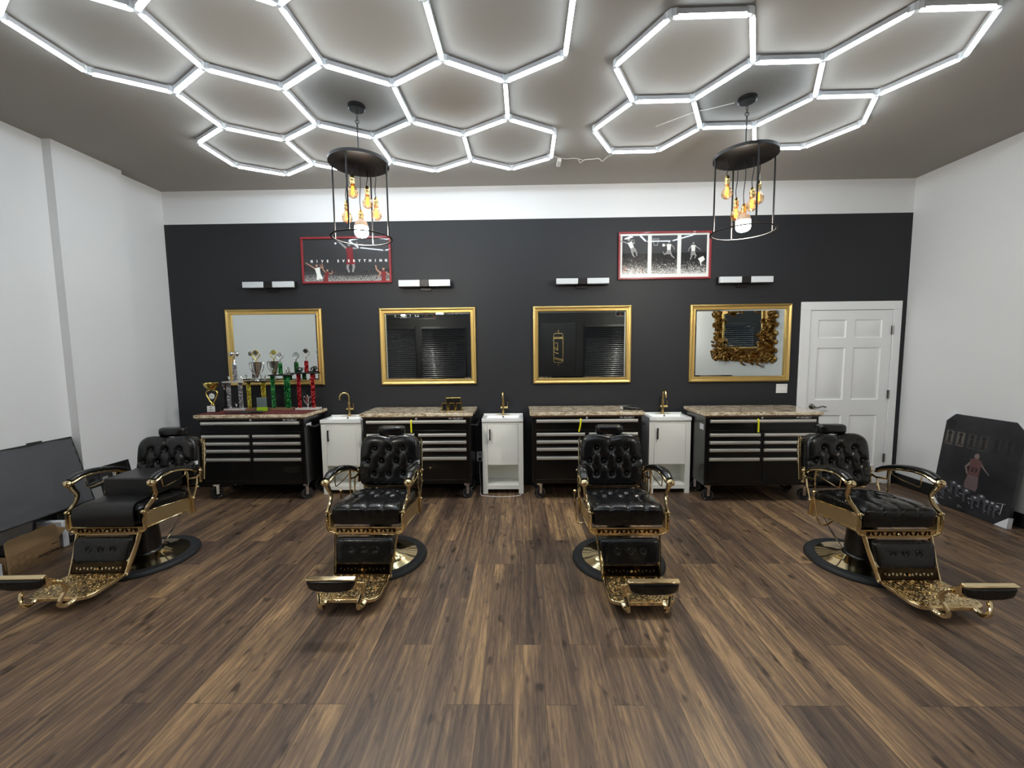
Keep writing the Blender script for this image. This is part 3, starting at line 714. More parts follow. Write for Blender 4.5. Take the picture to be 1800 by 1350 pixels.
# stickers, straps
tag(MB().box((-3.462+1.1515,4.33,.83),(.002,.10,.035)).build('paper_label',M['paper'],smooth=False),'white paper label on the side of the trophies tool chest','label')
tag(MB().box((1.915-.0015,4.21,.80),(.002,.085,.06)).build('paper_label',M['paper'],smooth=False),'white paper label on the left side of the chest beside the door','label')
for (x,y,l,bend) in ((-1.148,4.214,'yellow strap hanging from the top drawer behind the second barber chair',0),(.645,4.204,'yellow strap hanging from the top drawer of the chest with clippers on top',-.02),(2.437,4.109,'yellow strap hanging from the top drawer of the chest beside the white door',.002)):
    b=MB(); b.sweep(cr([(x,y+.002,.892),(x,y-.012,.876),(x+bend*.3,y-.013,.82),(x+bend,y-.010,.755)],5),(.0085,.0015),6,(1,0,0),pw=.4)
    tag(b.build('yellow_strap',M['yellow']),l,'strap','yellow straps on the drawer handles')

# gold clipper guard rack, clippers
t=thing('guard_rack','gold wire rack of clipper guards on the second tool chest','rack',(-.75,4.42,ZT))
b=MB()
def arch(x0,x1,y,z): b.tube([(x0-.006,y,0.003),(x0,y,z*.6),(x0+.004,y,z),(x1-.004,y,z),(x1,y,z*.6),(x1+.006,y,0.003)],.0028,6,smooth=0)
for x in (-.105,-.025,.055):
    for y in (-.035,-.005): arch(x,x+.06,y,.085)
    b.bx(x+.004,x+.056,-.037,-.003,.081,.087)
for y in (.035,.065): arch(-.07,.10,y,.135)
b.bx(-.066,.096,.034,.066,.131,.138); b.bx(-.115,.125,-.04,.07,0,.004)
b.build('wire_frame',M['gold_plastic'],t)
b=MB()
for x in (-.098,-.018,.062): b.bx(x,x+.045,-.03,-.01,.006,.078)
b.bx(-.06,.09,.04,.06,.006,.128); b.build('guards',M['black_plastic'],t,bevel=.004)
t=thing('hair_clippers','black clippers lying at the right end of the third stone top','clippers',(1.19,4.33,ZT+.018),math.radians(-8))
b=MB(); b.sweep(cr([(-.075,0,.004),(-.03,0,.008),(.03,0,.004),(.10,0,-.004),(.13,0,-.006)],4),[(.018,.02),(.024,.022),(.02,.018),(.014,.012),(.006,.006)],12,(0,1,0)); b.build('body',M['black_plastic'],t)
b=MB(); b.bx(-.098,-.07,-.022,.022,-.01,.016); b.build('blade',M['steel'],t,bevel=.002)
b=MB(); b.tube([(-.02,.03,.012),(.02,.05,.03),(.07,.055,.01),(.12,.05,-.008)],.011,8); b.build('grip',M['rubber'],t)

# ------------------------------------------------------------------ vanities
def vanity_proto():
    t=thing('sink_vanity','x','vanity'); hw=.229; D=.282
    b=MB(); st=.055
    b.bx(-hw,-hw+st,0,.02,0,.823); b.bx(hw-st,hw,0,.02,0,.823); b.bx(-hw+st,hw-st,0,.02,.797,.823); b.bx(-hw+st,hw-st,0,.02,.052,.098)
    b.bx(-hw,-hw+.018,.02,D,0.0,.823); b.bx(hw-.018,hw,.02,D,0.0,.823); b.bx(-hw+.018,hw-.018,D-.01,D,.06,.823)
    b.bx(-hw+.018,hw-.018,.02,D-.01,.08,.098); b.bx(-hw+.018,hw-.018,.02,D-.01,.33,.345)
    b.build('cabinet_body',M['vanity_white'],t,bevel=.0012)
    d_=MB().bx(-hw+st+.003,hw-st-.003,.001,.018,.333,.794).build('door',M['vanity_white'],t,bevel=.0015)
    b=MB(); b.cyl((-.142,-.001,.63),(-.142,-.022,.63),.005,n=8); b.cyl((-.142,-.001,.735),(-.142,-.022,.735),.005,n=8); b.bx(-.149,-.135,-.028,-.02,.62,.745); b.build('handle',M['bronze'],d_,bevel=.001)
    # basin: slab with sunk bowl
    b=MB(); W=.232; y0,y1=-.012,D+.002; z0,z1=.823,.862
    rings=[((-W,W,y0,y1),z0),((-W,W,y0,y1),z1),((-W+.045,W-.045,y0+.028,y1-.075),z1),((-W+.06,W-.06,y0+.045,y1-.092),z1-.028),((-W+.1,W-.1,y0+.08,y1-.12),z1-.034)]
    V=[];F=[]
    for (a,c_,e,f),z in rings: V+=[(a,e,z),(c_,e,z),(c_,f,z),(a,f,z)]
    for i in range(len(rings)-1):
        for j in range(4): F.append((i*4+j,i*4+(j+1)%4,(i+1)*4+(j+1)%4,(i+1)*4+j))
    F+=[(3,2,1,0),tuple(range(16,20))]; b.add(V,F); b.bx(-W,W,y1-.012,y1,z1,z1+.012)
    bs=b.build('basin',M['ceramic'],t,bevel=.004,seg=3)
    b=MB(); b.lathe([(0,0),(.011,0),(.011,.003),(0,.004)],(0,y1-.093,z1-.012),14,axis='y'); b.build('overflow_hole',M['nickel'],bs)
    b=MB(); b.prism([(.088*math.cos(a)+(.0),.022*math.sin(a)) for a in [2*PI*i/24 for i in range(24)]],lambda a,c_,t_:Vector((a,y1-.038+c_,z1+t_)),0,.004)
    y=y1-.038; b.cyl((0,y,z1),(0,y,z1+.17),.0155,n=18); b.cyl((-.03,y,z1+.088),(.055,y,z1+.088),.0135,n=16)
    b.cyl((.05,y,z1+.088),(.05,y,z1+.155),.0045,n=10)
    fa_=b.build('faucet',M['brass'],t,ang=50); b=MB(); yv=y; y=0
    P=[(0,y,z1+.16)]+[(0,y-.05+.05*math.cos(a),z1+.225+.055*math.sin(a)) for a in [PI*i/8 for i in range(9)]]+[(0,y-.1,z1+.195)]
    b.sweep(P,.0098,12,(1,0,0))
    b.build('spout',M['brass'],fa_,ang=50,loc=(0,yv,0))
    return t
vp=vanity_proto()
for i,(x,y,l) in enumerate(((-2.005,4.437,'white sink vanity beside the trophies tool chest'),(-.188,4.437,'middle white sink vanity, with the cord on the floor before it'),(1.668,4.43,'white sink vanity left of the chest beside the white door'))):
    o=vp if i==0 else copy_tree(vp); o.location=(x,y,0); o['label']=l; o['group']='white sink vanities'
    if i==0:   # the first vanity's spout is swung to the left
        f0=[c_ for c_ in kids(o) if c_.name.startswith('faucet')][0]; sp0=[c_ for c_ in kids(f0) if c_.name.startswith('spout')][0]
first_spout=sp0

first_spout.rotation_euler=(0,0,math.radians(-62))

# ------------------------------------------------------------------ trophies
YT=4.56
tag(MB().bx(-3.47,-2.30,4.24,4.64,ZT,ZT+.004).build('red_runner',M['runner'],smooth=False),'red patterned runner spread under the trophies','cloth')
ZR=ZT+.0045
def column(b,x,y,z0,z1,w_=.042,k=0): b.box((x,y,(z0+z1)/2),(w_,w_*.8,z1-z0),Matrix.Rotation(.5,3,'Z'),k)
def star_figure(b,x,y,z,h,kd,k=0,kc=1):
    """winged medallion holder on a short stem"""
    b.lathe([(0,0),(.017,0),(.017,.008),(.008,.014),(.006,.03),(.010,.04),(0,.044)],(x,y,z),14,k=k)
    for s_ in (-1,1):
        b.sweep(cr([(x,y,z+h*.25),(x+s_*h*.16,y,z+h*.42),(x+s_*h*.28,y,z+h*.62),(x+s_*h*.20,y,z+h*.82)],4),[(.005,.004),(.010,.004),(.008,.003),(.002,.002)],6,(0,1,0),k=k)
        b.sweep(cr([(x,y-.003,z+h*.2),(x+s_*h*.10,y,z+h*.36),(x+s_*h*.34,y,z+h*.5)],4),[(.005,.003),(.008,.003),(.001,.001)],6,(0,1,0),k=k)
    b.lathe([(0,-.004),(h*.19,-.004),(h*.19,.004),(h*.15,.006),(0,.006)],(x,y-.004,z+h*.74),22,axis='y',k=k)
    b.lathe([(0,.006),(h*.145,.006),(h*.145,.0075),(0,.0075)],(x,y-.004,z+h*.74),20,axis='y',k=kc)
def cup(b,x,y,z,h,r,k=0,handles=True):
    b.lathe([(0,0),(r*.55,0),(r*.5,.01),(r*.16,.02),(r*.13,h*.14),(r*.25,h*.2),(r*.55,h*.45),(r*.82,h*.72),(r*.95,h*.95),(r*1.0,h),(r*.93,h),(0,h*.9)],(x,y,z),24,k=k)
    if handles:
        for s_ in (-1,1): b.tube([(x+s_*r*.9,y,z+h*.95),(x+s_*r*1.35,y,z+h*.98),(x+s_*r*1.4,y,z+h*.7),(x+s_*r*.95,y,z+h*.45),(x+s_*r*.45,y,z+h*.33)],.0045,6,k=k)
def small_fig(b,x,y,z,h,k):
    b.lathe([(0,0),(.012,0),(.012,.005),(.005,.009),(.004,h*.35),(.009,h*.5),(.006,h*.72),(0,h*.75)],(x,y,z),10,k=k); b.ball((x,y,z+h*.85),h*.13,8,k=k)
    for s_ in (-1,1): b.tube([(x,y,z+h*.62),(x+s_*.013,y,z+h*.7),(x+s_*.016,y,z+h*.95)],.0028,5,k=k)
# cup on black base
t=thing('cup_trophy','gold cup trophy on a black plaque base, leftmost of the trophies','trophy',(-3.43,4.42,ZR))
MB().bx(-.052,.052,-.03,.03,0,.078).build('base',M['black_plastic'],t,bevel=.003)
b=MB(); b.bx(-.044,.044,-.0315,-.029,.006,.072,0); b.prism([(.009*math.cos(i),.009*math.sin(i)) for i in [2*PI*j/10 for j in range(10)]],lambda a,c_,t_:Vector((a,-.0315-t_,.053+c_)),0,.0005,1)
for zz,ww in ((.035,.028),(.027,.024),(.019,.028)): b.bx(-ww,ww,-.032,-.031,zz-.0018,zz+.0018,1)
b.build('plaque',[M['print_white'],M['print_grey']],t,smooth=False)
b=MB(); b.lathe([(0,.078),(.022,.078),(.02,.09),(.008,.1),(0,.1)],(0,0,0),16)
for s_ in (-1,1): b.sweep(cr([(0,0,.09),(s_*.03,0,.13),(s_*.062,0,.20),(s_*.05,0,.235),(0,0,.25)],5),[(.006,.006),(.009,.007),(.009,.006),(.007,.006),(.006,.006)],8,(0,1,0))
b.build('stem',M['gold_plastic'],t)
b=MB(); b.lathe([(0,-.006),(.033,-.006),(.033,.006),(0,.006)],(0,0,.178),24,axis='y',k=0); b.lathe([(0,.006),(.027,.006),(.027,.0075),(0,.0075)],(0,0,.178),24,axis='y',k=1); b.bx(-.015,.015,-.009,-.007,.176,.183,2)
b.build('medallion',[M['silver_plastic'],M['print_white'],M['print_grey']],t)
MB().lathe([(0,.245),(.02,.248),(.045,.262),(.065,.285),(.074,.312),(.078,.325),(.072,.325),(.05,.29),(0,.275)],(0,0,0),28).build('bowl',M['gold_plastic'],t)
def tall(name,label,x,w_,colx,zdeck,foil,basem,deckm):
    t=thing(name,label,'trophy',(x,YT,ZR)); hw=w_/2; zd=zdeck-ZR
    MB().bx(-hw,hw,-.05,.05,0,.022).build('base',basem,t,bevel=.002)
    for cx,cy in colx:
        b=MB(); column(b,cx,cy,.022,zd-.006); b.build('column',foil,t,bevel=.004)
    MB().bx(-hw,hw,-.05,.05,zd-.006,zd+.008).build('deck',deckm,t,bevel=.002)
    return t,zd+.008
t,z=tall('column_trophy','silver two-column trophy, left of the gold one',-3.255,.25,[(-.085,0),(.052,0)],1.288,M['pr_silver'],M['marble'],M['marble'])
b=MB(); column(b,0,0,z,z+.195); b.build('upper_column',M['pr_silver'],t,bevel=.004)
b=MB(); b.lathe([(0,0),(.021,0),(.014,.02),(.008,.028),(.006,.08),(.012,.09),(0,.095)],(0,0,z+.195),12)
for s_ in (-1,1): b.ball((s_*.033,0,z+.195+.118),.026,12,sc=(1,.7,1.1))
b.ball((0,0,z+.315),.014,10); b.build('figure',M['silver_plastic'],t)
for xx,yy,zz in ((-.0,-.01,.022),(.085,0,z),(-.085,.02,z)):
    b=MB(); small_fig(b,xx,yy,zz,.06,0); b.build('figurine',M['silver_plastic'],t)
t,z=tall('column_trophy','gold-column trophy topped by a silver two-handled cup',-3.0,.25,[(-.10,-.01),(.073,-.01),(.04,.03)],1.292,M['pr_gold'],M['wood_edge'],M['bronze'])
b=MB(); cup(b,0,0,z,.215,.058); b.build('cup',M['silver_plastic'],t)
b=MB(); star_figure(b,0,0,z+.20,.165,0,0,1); b.build('figure',[M['gold_plastic'],M['print_dark']],t)
for xx,zz in ((.095,z),(-.0,.022)):
    b=MB(); small_fig(b,xx,-.01,zz,.075,0); b.build('figurine',M['silver_plastic'],t)
t,z=tall('column_trophy','green-column trophy between the gold and the red one',-2.725,.245,[(-.094,-.01),(.036,.03),(.084,-.01)],1.362,M['pr_green'],M['wood_edge'],M['bronze'])
b=MB(); column(b,0,0,z,z+.13); b.build('upper_column',M['pr_green'],t,bevel=.004)
b=MB(); star_figure(b,0,0,z+.13,.135,0,0,1); b.build('figure',[M['silver_plastic'],M['print_grey']],t)
for xx in (-.1,.065,.1):
    b=MB(); small_fig(b,xx,.0,z,.075,0); b.build('figurine',M['silver_plastic'],t)
t,z=tall('column_trophy','red-column trophy, rightmost of the trophies',-2.424,.26,[(-.10,0),(.06,0)],1.383,M['pr_red'],M['marble'],M['bronze'])
b=MB(); column(b,0,0,z,z+.13); b.build('upper_column',M['pr_red'],t,bevel=.004)
b=MB(); star_figure(b,0,0,z+.13,.155,0,0,1); b.build('figure',[M['silver_plastic'],M['black_plastic']],t)
for s_ in (-1,1):
    b=MB(); b.sweep(cr([(s_*.045,0,z+.02),(s_*.06,0,z+.05),(s_*.09,0,z+.05),(s_*.115,0,z+.03)],4),[(.006,.006),(.014,.008),(.012,.007),(.003,.003)],8,(0,1,0)); b.bx(s_*.08-.012,s_*.08+.012,-.012,.012,z,z+.03); b.build('figurine',M['black_plastic'],t)
b=MB(); cup(b,-.003,-.005,.022,.125,.032); b.ball((-.003,-.005,.155),.014,8); b.build('small_cup',M['silver_plastic'],t)
b=MB(); b.bx(-.002,.002,-.03,.03,0,.0)
t=thing('award_plaque','small glass award with a lime green band before the gold trophy','award',(-2.90,4.46,ZR))
MB().bx(-.052,.052,-.012,.012,.045,.155).build('picture_panel',mat('plaque_print',(98,112,112),.15,0,.6),t,bevel=.002)
MB().bx(-.054,.054,-.014,.014,0.0,.045).build('green_band',mat('lime_print',(150,190,30),.3),t,bevel=.002)
t=thing('dark_trophy','small dark trophy in the shadow behind the leftmost cup','trophy',(-3.385,YT,ZR))
MB().bx(-.035,.035,-.03,.03,0,.04).build('base',M['black_plastic'],t,bevel=.003)
b=MB(); column(b,0,0,.04,.24,.03); b.build('column',M['black_plastic'],t,bevel=.003)
b=MB(); cup(b,0,0,.24,.06,.028,handles=False); b.build('cup',M['nickel'],t)
b=MB(); rr=random.Random(5)
for i in range(5):
    a=rr.uniform(-.5,.5); b.box((-3.13+.07*i,4.31+rr.uniform(-.02,.03),ZR+.004+.003*i),(.16,.07,.004),Matrix.Rotation(a,3,'Z')@Matrix.Rotation(rr.uniform(-.06,.06),3,'Y'))
tag(b.build('dark_cloth',mat('dark_cloth',(44,44,46),.6),bevel=.001),'crumpled dark cloth on the runner before the silver and gold trophies','cloth')

# ------------------------------------------------------------------ barber chair
def cushion(fn, S, T, c_=.1, n=44, buttons=(), creases=(), p=7, q=2.2, bd=.016, br=.022, tile=None):
    """padded panel. fn(u,v,d) maps panel coords (-1..1) and depth to a point; S side height, T crown"""
    b=MB(); V=[]; F=[]
    # denser towards the rim
    g=[math.copysign(1-(1-abs(x))**1.7,x) for x in [-1+2*i/n for i in range(n+1)]]
    def outl(u,v): return u*(1-c_*v**8), v*(1-c_*u**8)
    def segd(P,A,B):
        ax,ay=A;bx_,by=B;dx,dy=bx_-ax,by-ay;L=dx*dx+dy*dy
        t_=max(0,min(1,((P[0]-ax)*dx+(P[1]-ay)*dy)/L)) if L else 0
        return math.hypot(P[0]-ax-t_*dx,P[1]-ay-t_*dy)
    for v in g:
        for u in g:
            a,e=outl(u,v); h=T*max(0,(1-abs(u)**p)*(1-abs(v)**p))**(1/q)
            base=fn(a,e,0); P=(base[3],base[4]) if len(base)>3 else (base[0],base[1])
            for bt in buttons: h-=bd*math.exp(-((P[0]-bt[0])**2+(P[1]-bt[1])**2)/br**2)
            for A,B in creases:
                d=segd(P,A,B); h-=.0075*math.exp(-(d/.0065)**2)+.004*math.exp(-(d/.02)**2)
            V.append(Vector(fn(a,e,S+h)[:3]))
    N=n+1; back=len(V)
    for i in range(n):
        for j in range(n): F.append((i*N+j,i*N+j+1,(i+1)*N+j+1,(i+1)*N+j))
    rim=[(0,j) for j in range(n)]+[(i,n) for i in range(n)]+[(n,j) for j in range(n,0,-1)]+[(i,0) for i in range(n,0,-1)]
    ring=[]; 
    for (i,j) in rim:
        a,e=outl(g[j],g[i]); V.append(Vector(fn(a*.985,e*.985,0)[:3])); ring.append(len(V)-1)
    # widen rim slightly midway for a soft side
    L=len(rim)
    for k_ in range(L):
        a0=rim[k_][0]*N+rim[k_][1]; a1=rim[(k_+1)%L][0]*N+rim[(k_+1)%L][1]; F.append((a0,ring[k_],ring[(k_+1)%L],a1))
    F.append(tuple(ring)); b.add(V,F); return b
def chair_proto():
    t=thing('barber_chair','x','barber chair'); G_=M['gold']
    # pedestal
    b=MB(); b.lathe([(0,.022),(.308,.022),(.306,.030),(.22,.040),(.14,.052),(.11,.07),(.10,.074),(0,.074)],n=72); b.build('base_plate',G_,t,ang=50)
    b=MB(); b.lathe([(.300,.0),(.340,.0),(.346,.008),(.344,.022),(.334,.034),(.312,.038),(.302,.034)],n=72); b.build('base_ring',M['rubber'],t)
    b=MB(); b.lathe([(0,.070),(.112,.070),(.108,.082),(.100,.088),(.082,.36),(0,.36)],n=40); b.build('pump_column',M['black_powder'],t)
    b=MB(); b.bx(-.12,.12,-.13,.15,.345,.375); b.bx(-.2,.2,-.2,.1,.375,.405); b.build('swivel_plate',M['black_powder'],t,bevel=.004)
    # seat
    tilt=.07
    def fs(u,v,d):
        x=u*.249; y=-.06+v*.232; return (x, y, .392+d-(y+.06)*tilt, x, y)
    SB=[(-.12,-.085),(0,-.085),(.12,-.085),(-.18,-.01),(-.06,-.01),(.06,-.01),(.18,-.01),(-.12,.065),(0,.065),(.12,.065)]
    cre=[(SB[i],(SB[i][0],-.32)) for i in range(3)]
    for i in (0,1,2):
        for dx in (-.06,.06): cre.append((SB[i],(SB[i][0]+dx,-.01))); cre.append((SB[7+i],(SB[i][0]+dx,-.01)))
        cre.append((SB[7+i],(SB[7+i][0],.2)))
    b=cushion(fs,.105,.045,.05,60,SB,cre,p=5,q=2.4,bd=.014)
    # quilting seams carried down the front face
    for i,v in enumerate(b.v):
        x,y,z=v
        if y<-.27 and z>.41:
            k_=sum(math.exp(-((x-c_)/.006)**2) for c_ in (-.12,0,.12)); b.v[i]=(x,y-.014*math.sin(min(1,max(0,(z-.40)/.13))*PI)+.006*k_,z)
    seat=b.build('seat',M['leather'],t,ang=80)
    for x,y in SB: MB().ball((x,y,.392+.105+.045-.013-(y+.06)*tilt),.010,10,sc=(1,1,.6)).build('tufting_button',M['leather'],seat)
    # seat frame: grained side panels and front apron
    for s_ in (-1,1):
        b=MB(); pts=[(-.285,.375),(-.285,.475),(-.2,.478),(.02,.452),(.10,.447),(.165,.44),(.175,.31),(.14,.30),(.10,.35),(-.05,.365)]
        b.prism(pts,lambda a,c_,t_:Vector((s_*(.252+t_),a,c_)),0,.014); b.build('side_panel',M['gold_grain'],t,bevel=.003)
        b=MB(); b.sweep(cr([(s_*.268,-.27,.484),(s_*.270,-.2,.484),(s_*.270,0,.46),(s_*.270,.16,.443)],4),(.006,.005),8); b.sweep(cr([(s_*.266,-.27,.372),(s_*.268,-.1,.362),(s_*.268,.09,.346)],4),(.006,.005),8); b.build('panel_moulding',G_,t)
    b=MB(); fa=lambda a,c_,t_:Vector((a,-.270-t_,c_))
    b.prism([(-.262,.386),(.262,.386),(.262,.358),(.218,.342),(.214,.326),(-.214,.326),(-.218,.342),(-.262,.358)],fa,0,.012)
    b.build('apron',G_,t,bevel=.002)
    b=MB(); b.prism([(-.212,.349),(.212,.349),(.212,.376),(-.212,.376)],fa,.0118,.0128); b.build('apron_inlay',M['darkened_gold'],t,smooth=False)
    b=MB(); b.sweep([(-.255,-.284,.384),(.255,-.284,.384)],(.004,.005),8,(0,1,0)); b.sweep([(-.258,-.284,.378),(-.25,-.284,.360),(-.21,-.284,.344),(-.205,-.284,.331),(.205,-.284,.331),(.21,-.284,.344),(.25,-.284,.360),(.258,-.284,.378)],(.003,.003),6,(0,1,0))
    for i in range(13):
        x=-.186+i*.031; up=i%2
        b.prism([(x-.012,.344 if not up else .372),(x+.012,.344 if not up else .372),(x,.372 if not up else .344)],fa,.012,.018)
    b.lathe([(0,0),(.010,0),(.007,.007),(0,.008)],(0,-.286,.357),12,axis='y'); b.build('lattice_relief',M['gold'],t,bevel=.0012)
    # backrest
    Z0,Z1=.494,.918
    def fb(u,v,d):
        hwid=.247-.006*v; x=u*hwid; top=Z1-.020*math.exp(-(x/.07)**2)-.030*(abs(u)**4); z=Z0+(v+1)/2*(top-Z0); f=(z-Z0)/(Z1-Z0)
        return (x, .305+.06*f-d, z+d*.14, x, z)
    BB=[(-.118,.806),(0,.803),(.118,.806),(-.178,.703),(-.061,.703),(.061,.703),(.178,.703),(-.122,.598),(0,.596),(.122,.598)]
    cb=[]
    for i in range(3):
        for j in (i,i+1): cb.append((BB[i],BB[3+j])); cb.append((BB[7+i],BB[3+j]))
    cb+=[(BB[3],(-.25,.703)),(BB[6],(.25,.703)),(BB[1],(0,.92))]
    b=cushion(fb,.07,.036,.10,64,BB,cb,p=7,q=2.3,bd=.017)
    back=b.build('backrest',M['leather'],t,ang=80)
    for x,z in BB:
        f=(z-Z0)/(Z1-Z0); MB().ball((x,.305+.06*f-.07-.036+.012,z+.012),.0115,10,sc=(1,.65,1)).build('tufting_button',M['leather'],back)
    # piping round the front of the backrest
    P=[]
    for i in range(80):
        a=2*PI*i/80; c_,s_=math.cos(a),math.sin(a); mx_=max(abs(c_),abs(s_)); u,v=c_/mx_,s_/mx_; u,v=u*(1-.09*v**8),v*(1-.09*u**8); P.append(Vector(fb(u*.975,v*.975,.078)[:3]))
    MB().sweep(P,.0035,6,(.2,1,.1),closed=True).build('piping',M['leather'],back)
    MB().box((.246,.262,.70),(.004,.02,.03)).box((.236,.250,.70),(.022,.002,.03)).build('care_label',M['paper'],back,smooth=False)
    for s_ in (-1,1):
        b=MB(); b.sweep(cr([(s_*.252,.315,.54),(s_*.253,.33,.70),(s_*.251,.342,.80),(s_*.247,.348,.86),(s_*.240,.350,.885)],5),(.006,.021),8,(1,0,0),pw=.5); b.build('back_frame',G_,t)
    MB().sweep([(-.235,.27,.490),(.235,.27,.490)],(.007,.012),8,(0,0,1)).build('back_frame',G_,t)
    # headrest
    def fh(u,v,d): return (u*.112*(1-.05*v*v), .372-d, .949+v*.041+d*.05, u, v)
    hr=cushion(fh,.03,.042,.12,28,p=4,q=2).build('headrest',M['leather'],t,ang=80)
    b=MB(); 
    for x in (-.035,.035): b.cyl((x,.345,.86),(x,.35,.95),.006,n=8)
    b.build('headrest_post',M['chrome'],hr)
    # arms
    for s_ in (-1,1):
        arm=[(s_*.262,.205,.655),(s_*.268,.15,.685),(s_*.274,.07,.714),(s_*.281,-.02,.735),(s_*.288,-.10,.742),(s_*.294,-.17,.734),(s_*.297,-.225,.712)]
        ah=MB().sweep(cr(arm,5),[(.014,.010),(.022,.015),(.026,.017),(.028,.018),(.029,.018),(.029,.018),(.022,.015)],14,(1,0,0),pw=.8).build('armrest_pad',M['leather'],t)
        rail=[(p[0],p[1]+.004,p[2]-.018) for p in arm]+[(s_*.298,-.25,.693)]
        b=MB(); b.sweep(cr(rail,5),[(.016,.010),(.026,.011),(.030,.012),(.031,.012),(.032,.012),(.033,.013),(.034,.016),(.026,.02)],14,(1,0,0),pw=.8)
        b.ball((s_*.297,-.238,.690),.031,14,sc=(1,.85,.85)); b.build('armrest_rail',G_,t)
        b=MB(); b.sweep(cr([(s_*.294,-.232,.685),(s_*.290,-.212,.640),(s_*.284,-.196,.600),(s_*.276,-.215,.555),(s_*.270,-.255,.518),(s_*.270,-.280,.49),(s_*.270,-.288,.44),(s_*.270,-.287,.39),(s_*.262,-.284,.362),(s_*.235,-.281,.345),(s_*.212,-.28,.337)],5),[(.019,.022),(.013,.018),(.011,.016),(.010,.014),(.010,.013),(.010,.014),(.009,.015),(.009,.014),(.009,.012),(.008,.010),(.007,.008)],10,(1,0,0),pw=.8)
        b.ball((s_*.267,-.296,.500),.012,10); b.cyl((s_*.245,-.288,.494),(s_*.285,-.288,.494),.007,n=8); b.ball((s_*.289,-.195,.556),.007,8)
        b.build('front_post',G_,t)
        b=MB(); b.sweep([(s_*.276,.115,.605),(s_*.276,.21,.59),(s_*.276,.205,.535),(s_*.276,.185,.49),(s_*.276,.16,.435),(s_*.276,.14,.435),(s_*.276,.115,.52)],(.007,.010),8,(1,0,0),closed=True)
        b.sweep(cr([(s_*.270,.10,.70),(s_*.273,.115,.65),(s_*.276,.12,.60)],4),[(.012,.014),(.008,.012),(.008,.012)],8,(1,0,0))
        b.sweep(cr([(s_*.276,.15,.44),(s_*.275,.155,.39),(s_*.272,.168,.31)],4),[(.010,.014),(.009,.012),(.008,.014)],8,(1,0,0)); b.ball((s_*.282,.152,.43),.013,10)
        b.sweep([(s_*.276,.205,.585),(s_*.268,.25,.60)],(.007,.010),8,(1,0,0)); b.build('rear_post',G_,t)
        b=MB(); b.ball((s_*.266,.262,.632),.015,10); b.sweep([(s_*.264,.268,.66),(s_*.264,.262,.60),(s_*.264,.258,.535)],(.009,.014),8,(1,0,0)); b.cyl((s_*.25,.262,.632),(s_*.285,.262,.632),.006,n=8); b.ball((s_*.268,.262,.54),.010,8); b.build('recline_hinge',G_,t)
        b=MB(); b.tube([(s_*.280,-.13,.70),(s_*.280,-.125,.645),(s_*.280,-.105,.622),(s_*.279,.0,.632),(s_*.278,.08,.645),(s_*.276,.10,.67)],.004,6); b.build('arm_rod',G_,t)
    # recline lever on the viewer's left
    b=MB(); b.sweep(cr([(-.325,.055,.525),(-.325,.05,.49),(-.322,.04,.42),(-.318,.02,.34),(-.312,.005,.305),(-.29,-.005,.298),(-.255,-.01,.31),(-.22,-.01,.34)],5),[(.006,.006),(.007,.007),(.006,.008),(.006,.009),(.006,.007),(.006,.006),(.006,.006)],8,(1,0,0)); b.ball((-.325,.056,.53),.014,10,sc=(1,1,.8)); b.build('recline_lever',G_,t)
    # leg rest
    def fl(u,v,d):
        f=(v+1)/2; x=u*(.187+.018*f); y=-.345+.047*f; z=.166+.160*f; return (x,y-d*.95,z-d*.25,x,z)
    LB=[(-.085,.258),(0,.258),(.085,.258)]
    lr=cushion(fl,.012,.018,.05,32,LB,(),p=9,q=3,bd=.008,br=.014).build('leg_pad',M['leather'],t,ang=80)
    for x,z in LB:
        f=(z-.168)/.158; MB().ball((x,-.345+.047*f-.024,z-.006),.009,8,sc=(1,.6,1)).build('tufting_button',M['leather'],lr)
        MB().sweep([(x+.019*math.cos(a),-.345+.047*f-.0285+.006*math.sin(a),z-.006+.019*math.sin(a)) for a in [2*PI*i/20 for i in range(20)]],.0022,5,(0,1,0),closed=True).build('button_ring',M['leather'],lr)
    for s_ in (-1,1):
        b=MB(); b.sweep(cr([(s_*.219,-.275,.338),(s_*.210,-.305,.25),(s_*.198,-.345,.15),(s_*.193,-.372,.085)],4),(.006,.017),8,(1,0,0),pw=.5); b.ball((s_*.195,-.378,.082),.013,8); b.build('leg_rail',G_,t)
    b=MB(); fk=lambda a,c_,t_:Vector((a,-.352-(.165-c_)*.28-t_,c_)); b.prism([(-.186,.085),(.186,.085),(.188,.165),(-.188,.165)],fk,0,.006)
    b.sweep([(-.183,-.362,.160),(.183,-.362,.160)],(.004,.004),8,(0,1,0)); b.sweep([(-.18,-.384,.092),(.18,-.384,.092)],(.006,.006),8,(0,1,0))
    b.build('lower_panel',M['darkened_gold'],t,bevel=.001)  # dark tone paints in the black that this polished gold strip reflects
    b=MB()
    for i in range(13):
        x=-.15+i*.025; up=i%2
        if i==6: b.lathe([(0,0),(.009,0),(.009,.004),(0,.004)],(0,-.374,.126),12,axis='y'); continue
        b.prism([(x-.008,.118 if up else .134),(x+.008,.118 if up else .134),(x,.134 if up else .118)],fk,.006,.0085)
    b.build('cutout_trim',G_,t)
    # foot plate
    fp=lambda a,c_,t_:Vector((a,c_,.070+t_-(c_+.38)*-.02))
    out=[(-.190,-.375),(.190,-.375),(.200,-.45),(.202,-.60),(.186,-.635),(.150,-.652),(.06,-.655),(-.06,-.655),(-.150,-.652),(-.186,-.635),(-.202,-.60),(-.200,-.45)]
    b=MB(); b.prism(out,fp,0,.024); pl=b.build('footplate',G_,t,bevel=.004)
    b=MB(); b.prism([(a*.93,-.38+(c_+.38)*.93-.006) for a,c_ in out],fp,.024,.027)
    rr=random.Random(2)
